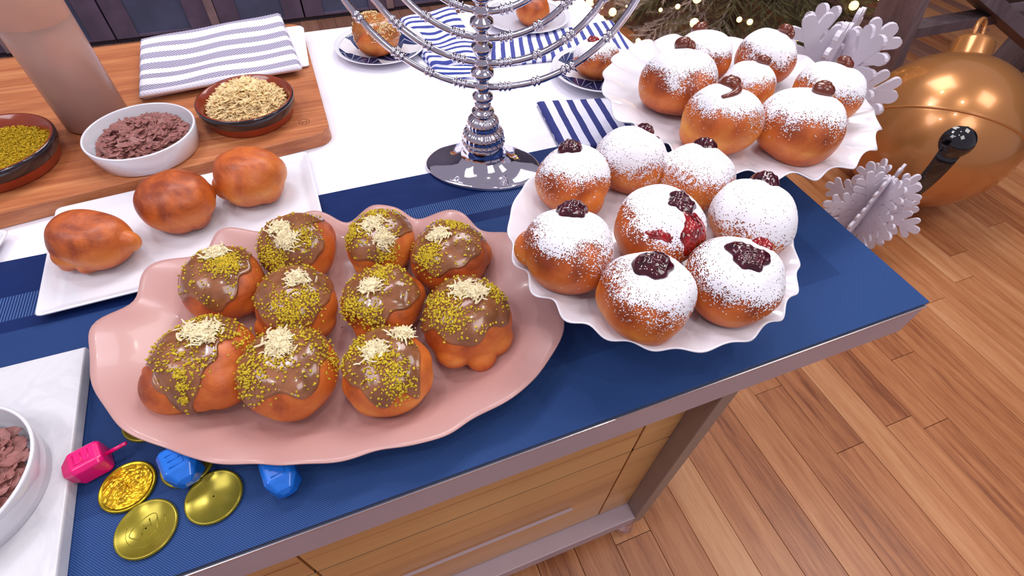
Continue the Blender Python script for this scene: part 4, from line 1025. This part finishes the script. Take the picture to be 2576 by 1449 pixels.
# ------------------------------------------------------------------ snowflakes
def snowflake(c, R, label, nplanes, rz, arm_w=.085, th=.010, tilt=(0, 0), twigs=((.42, .34), (.66, .26))):
    e = empty('snowflake_ornament', (c[0], c[1], c[2]), label, 'snowflake'); e.rotation_euler = (tilt[0], tilt[1], rz)
    def capsule(bm, a, b, w_, t_):
        a = Vector(a); b = Vector(b); d_ = (b-a).normalized(); s_ = Vector((-d_.z, 0, d_.x)); pts = []
        for k in range(7): an = -pi/2+pi*k/6; pts.append(b+d_*w_*cos(an)+s_*w_*sin(an))
        for k in range(7): an = pi/2+pi*k/6; pts.append(a+d_*w_*cos(an)+s_*w_*sin(an))
        f = [bm.verts.new(p+Vector((0, t_/2, 0))) for p in pts]; g = [bm.verts.new(p-Vector((0, t_/2, 0))) for p in pts]
        bm.faces.new(f); bm.faces.new(g[::-1]); m_ = len(f)
        for k in range(m_): bm.faces.new((f[k], g[k], g[(k+1) % m_], f[(k+1) % m_]))
    for k in range(nplanes):
        bm = bmesh.new(); t_ = th
        for q in range(6):
            an = pi/6+q*pi/3+ (pi/6)
            dx, dz = cos(an), sin(an); dd = Vector((dx, 0, dz)); capsule(bm, dd*0.0, dd*R*.92, R*arm_w*.8, t_*(1+.01*q))
            for (rr, ll) in twigs:
                for sg in (-1, 1):
                    bn = an+sg*RAD(48); b0 = dd*R*rr; capsule(bm, b0, b0+Vector((cos(bn), 0, sin(bn)))*R*ll, R*arm_w*.62, t_*.94)
            cn = an+pi/6; capsule(bm, Vector((0, 0, 0)), Vector((cos(cn), 0, sin(cn)))*R*.50, R*arm_w*.95, t_*.88)
        o = bobj('flake_plate', bm, M_flakew, e); o.rotation_euler = (0, 0, pi*k/nplanes)
    return e
pA = at(2190, 520, -.575)
RA = .158
snowflake((pA.x, pA.y, T-.575), RA, 'white many-armed snowflake ornament standing on the floor beside the gold bauble', 4, .35, .100, .008)
pB = at(2055, 222, -.22)
snowflake((pB.x, pB.y, T-.22), .222, 'larger white snowflake ornament behind the ruffled cake stand', 3, .5, .105, .012, twigs=((.45, .36), (.70, .26)))
V = []; F = []; tube(V, F, [(0, 0, -.10), (0, 0, -(T-.22)+.01)], .006, 10); sb = bpy.data.objects[[o.name for o in C.objects if o.name.startswith('snowflake_ornament')][-1]]
mesh('stem', V, F, M_flakew, sb); lathe('foot', [(.001, 0), (.07, 0), (.07, .004), (.006, .014), (.001, .014)], M_flakew, sb, 32, loc=(0, 0, -(T-.22)))

# ------------------------------------------------------------------ evergreen tree with lights
def branch_mesh(name, L, seed, flock=False):
    r = random.Random(seed); V = []; F = []
    def twig(a, d, l, rad):
        b = a+d*l; tube(V, F, [a, a+d*l*.5+Vector((0, 0, -.01)), b], [rad, rad*.7, rad*.3], 4)
        n_ = int(l*620)
        for k in range(n_):
            t = .08+.92*k/n_; p = a+d*l*t; q = Vector((r.gauss(0, 1), r.gauss(0, 1), r.gauss(0, 1))); q = (q-d*q.dot(d)).normalized(); nd = (q*.8+d*.65).normalized(); ln = r.uniform(.016, .028); s_ = nd.cross(d).normalized()*(.0009 if not flock else .0016)
            o_ = len(V); V.extend([p+s_, p-s_, p+nd*ln]); F.append((o_, o_+1, o_+2))
        return b
    d = Vector((1, 0, -.12)).normalized(); a = Vector((0, 0, 0)); twig(a, d, L, .005)
    for k in range(7):
        t = .25+.7*k/7; p = a+d*L*t
        for sg in (-1, 1):
            dd = Vector((.75, sg*.65, r.uniform(-.3, .2))).normalized(); twig(p, dd, L*(.42-.22*t), .003)
    m = bpy.data.meshes.new(name); m.from_pydata([tuple(v) for v in V], [], F); m.update(); return m
M_needle = plain('dark_green_needles', S(104, 104, 74), .7, var=.35, ns=30)
M_flock = plain('snow_flocked_needles', S(206, 198, 194), .85, var=.2, ns=40)
TC = Vector((2.27, 2.36, 0))
tr = empty('christmas_tree', TC, 'dark evergreen tree strung with warm lights and frosted branches at upper right', 'tree')
lathe('trunk', [(.05, 0), (.045, .6), (.03, 1.3), (.004, 1.9)], M_bark, tr, 16)
bms = [branch_mesh('branch', .46, s_) for s_ in (1, 2, 3)]; fms = [branch_mesh('branch', .44, s_, True) for s_ in (4, 5)]
for m_ in bms: m_.materials.append(M_needle)
for m_ in fms: m_.materials.append(M_flock)
nb = 0
camdir = math.atan2(-TC.y, -TC.x)
for tier in range(15):
    z = .10+tier*.115; rad = .79*(1-tier/17.0)
    nn = int(24*(1-tier/19.0))
    for k in range(nn):
        az = 2*pi*(k+.5*(tier % 2))/nn+rng.uniform(-.08, .08)
        da = (az-camdir+pi) % (2*pi)-pi
        fl = da < -.05 and rng.random() < .75 and da > -2.2
        mm = rng.choice(fms if fl else bms); o = bpy.data.objects.new('branch', mm); link(o, tr); nb += 1
        sc_ = max(.35, rad*.62)/.46*rng.uniform(.9, 1.12)
        o.scale = (sc_, sc_, sc_); r0 = max(0, rad-.46*sc_*.98); o.location = (r0*cos(az), r0*sin(az), z+.05)
        o.rotation_euler = (rng.uniform(-.3, .3), rng.uniform(.05, .40)+(.25 if fl else 0), az)
        if fl: o['label'] = 'frosted white branch'
m, nt, b = newmat('warm_bulb_glow'); b.inputs['Emission Color'].default_value = (1, .50, .14, 1); b.inputs['Emission Strength'].default_value = 6; b.inputs['Base Color'].default_value = (1, .7, .4, 1); M_bulb = m
bm = bmesh.new(); bmesh.ops.create_icosphere(bm, subdivisions=2, radius=.012); bmm = bpy.data.meshes.new('light_bulb'); bm.to_mesh(bmm); bm.free(); bmm.materials.append(M_bulb)
for k in range(280):
    z = .05+1.5*(k/280)**1.9; rad = .76*(1-(z-.1)/1.95)+rng.uniform(-.06, .03); az = camdir+rng.uniform(-1.5, 1.5); o = bpy.data.objects.new('light_bulb', bmm); link(o, tr); o.location = (rad*cos(az), rad*sin(az), z); s_ = rng.choice((.5, .6, .8, 1, 1.1, 1.7)); o.scale = (s_,)*3

# ------------------------------------------------------------------ wooden trestle at upper right
te = empty('wooden_trestle', (2.5, 1.42, 0), 'weathered grey wooden trestle frame behind the gold bauble', 'trestle')
YT = 1.42
def tbeam(name, a, b, w_, t_):
    bm = bmesh.new(); L0 = Vector((2.5, YT, 0)); beam(bm, Vector(a)-L0, Vector(b)-L0, w_, t_, Vector((0, 1, 0))); return bobj(name, bm, M_greywood, te)
tbeam('leg', (2.34, YT, 0.0), (2.10, YT, .80), .045, .17)
pb = atY(2478, 0, YT); pe = Vector((3.55, .98, 0)); dd_ = (pb-pe); tbeam('brace', pe, pe+dd_*1.35, .05, .12)
r0_, r1_ = atY(2286, 72, YT), atY(2450, 50, YT)
tbeam('rail', (2.15, YT, (r0_.z+r1_.z)/2), (3.3, YT, (r0_.z+r1_.z)/2), .04, .075)
tbeam('rail', (2.02, YT, .80), (3.4, YT, .80), .05, .09)
tbeam('leg', (3.2, YT, 0.0), (3.35, YT, .78), .045, .15)
print('boards', cnt, 'branches', nb)
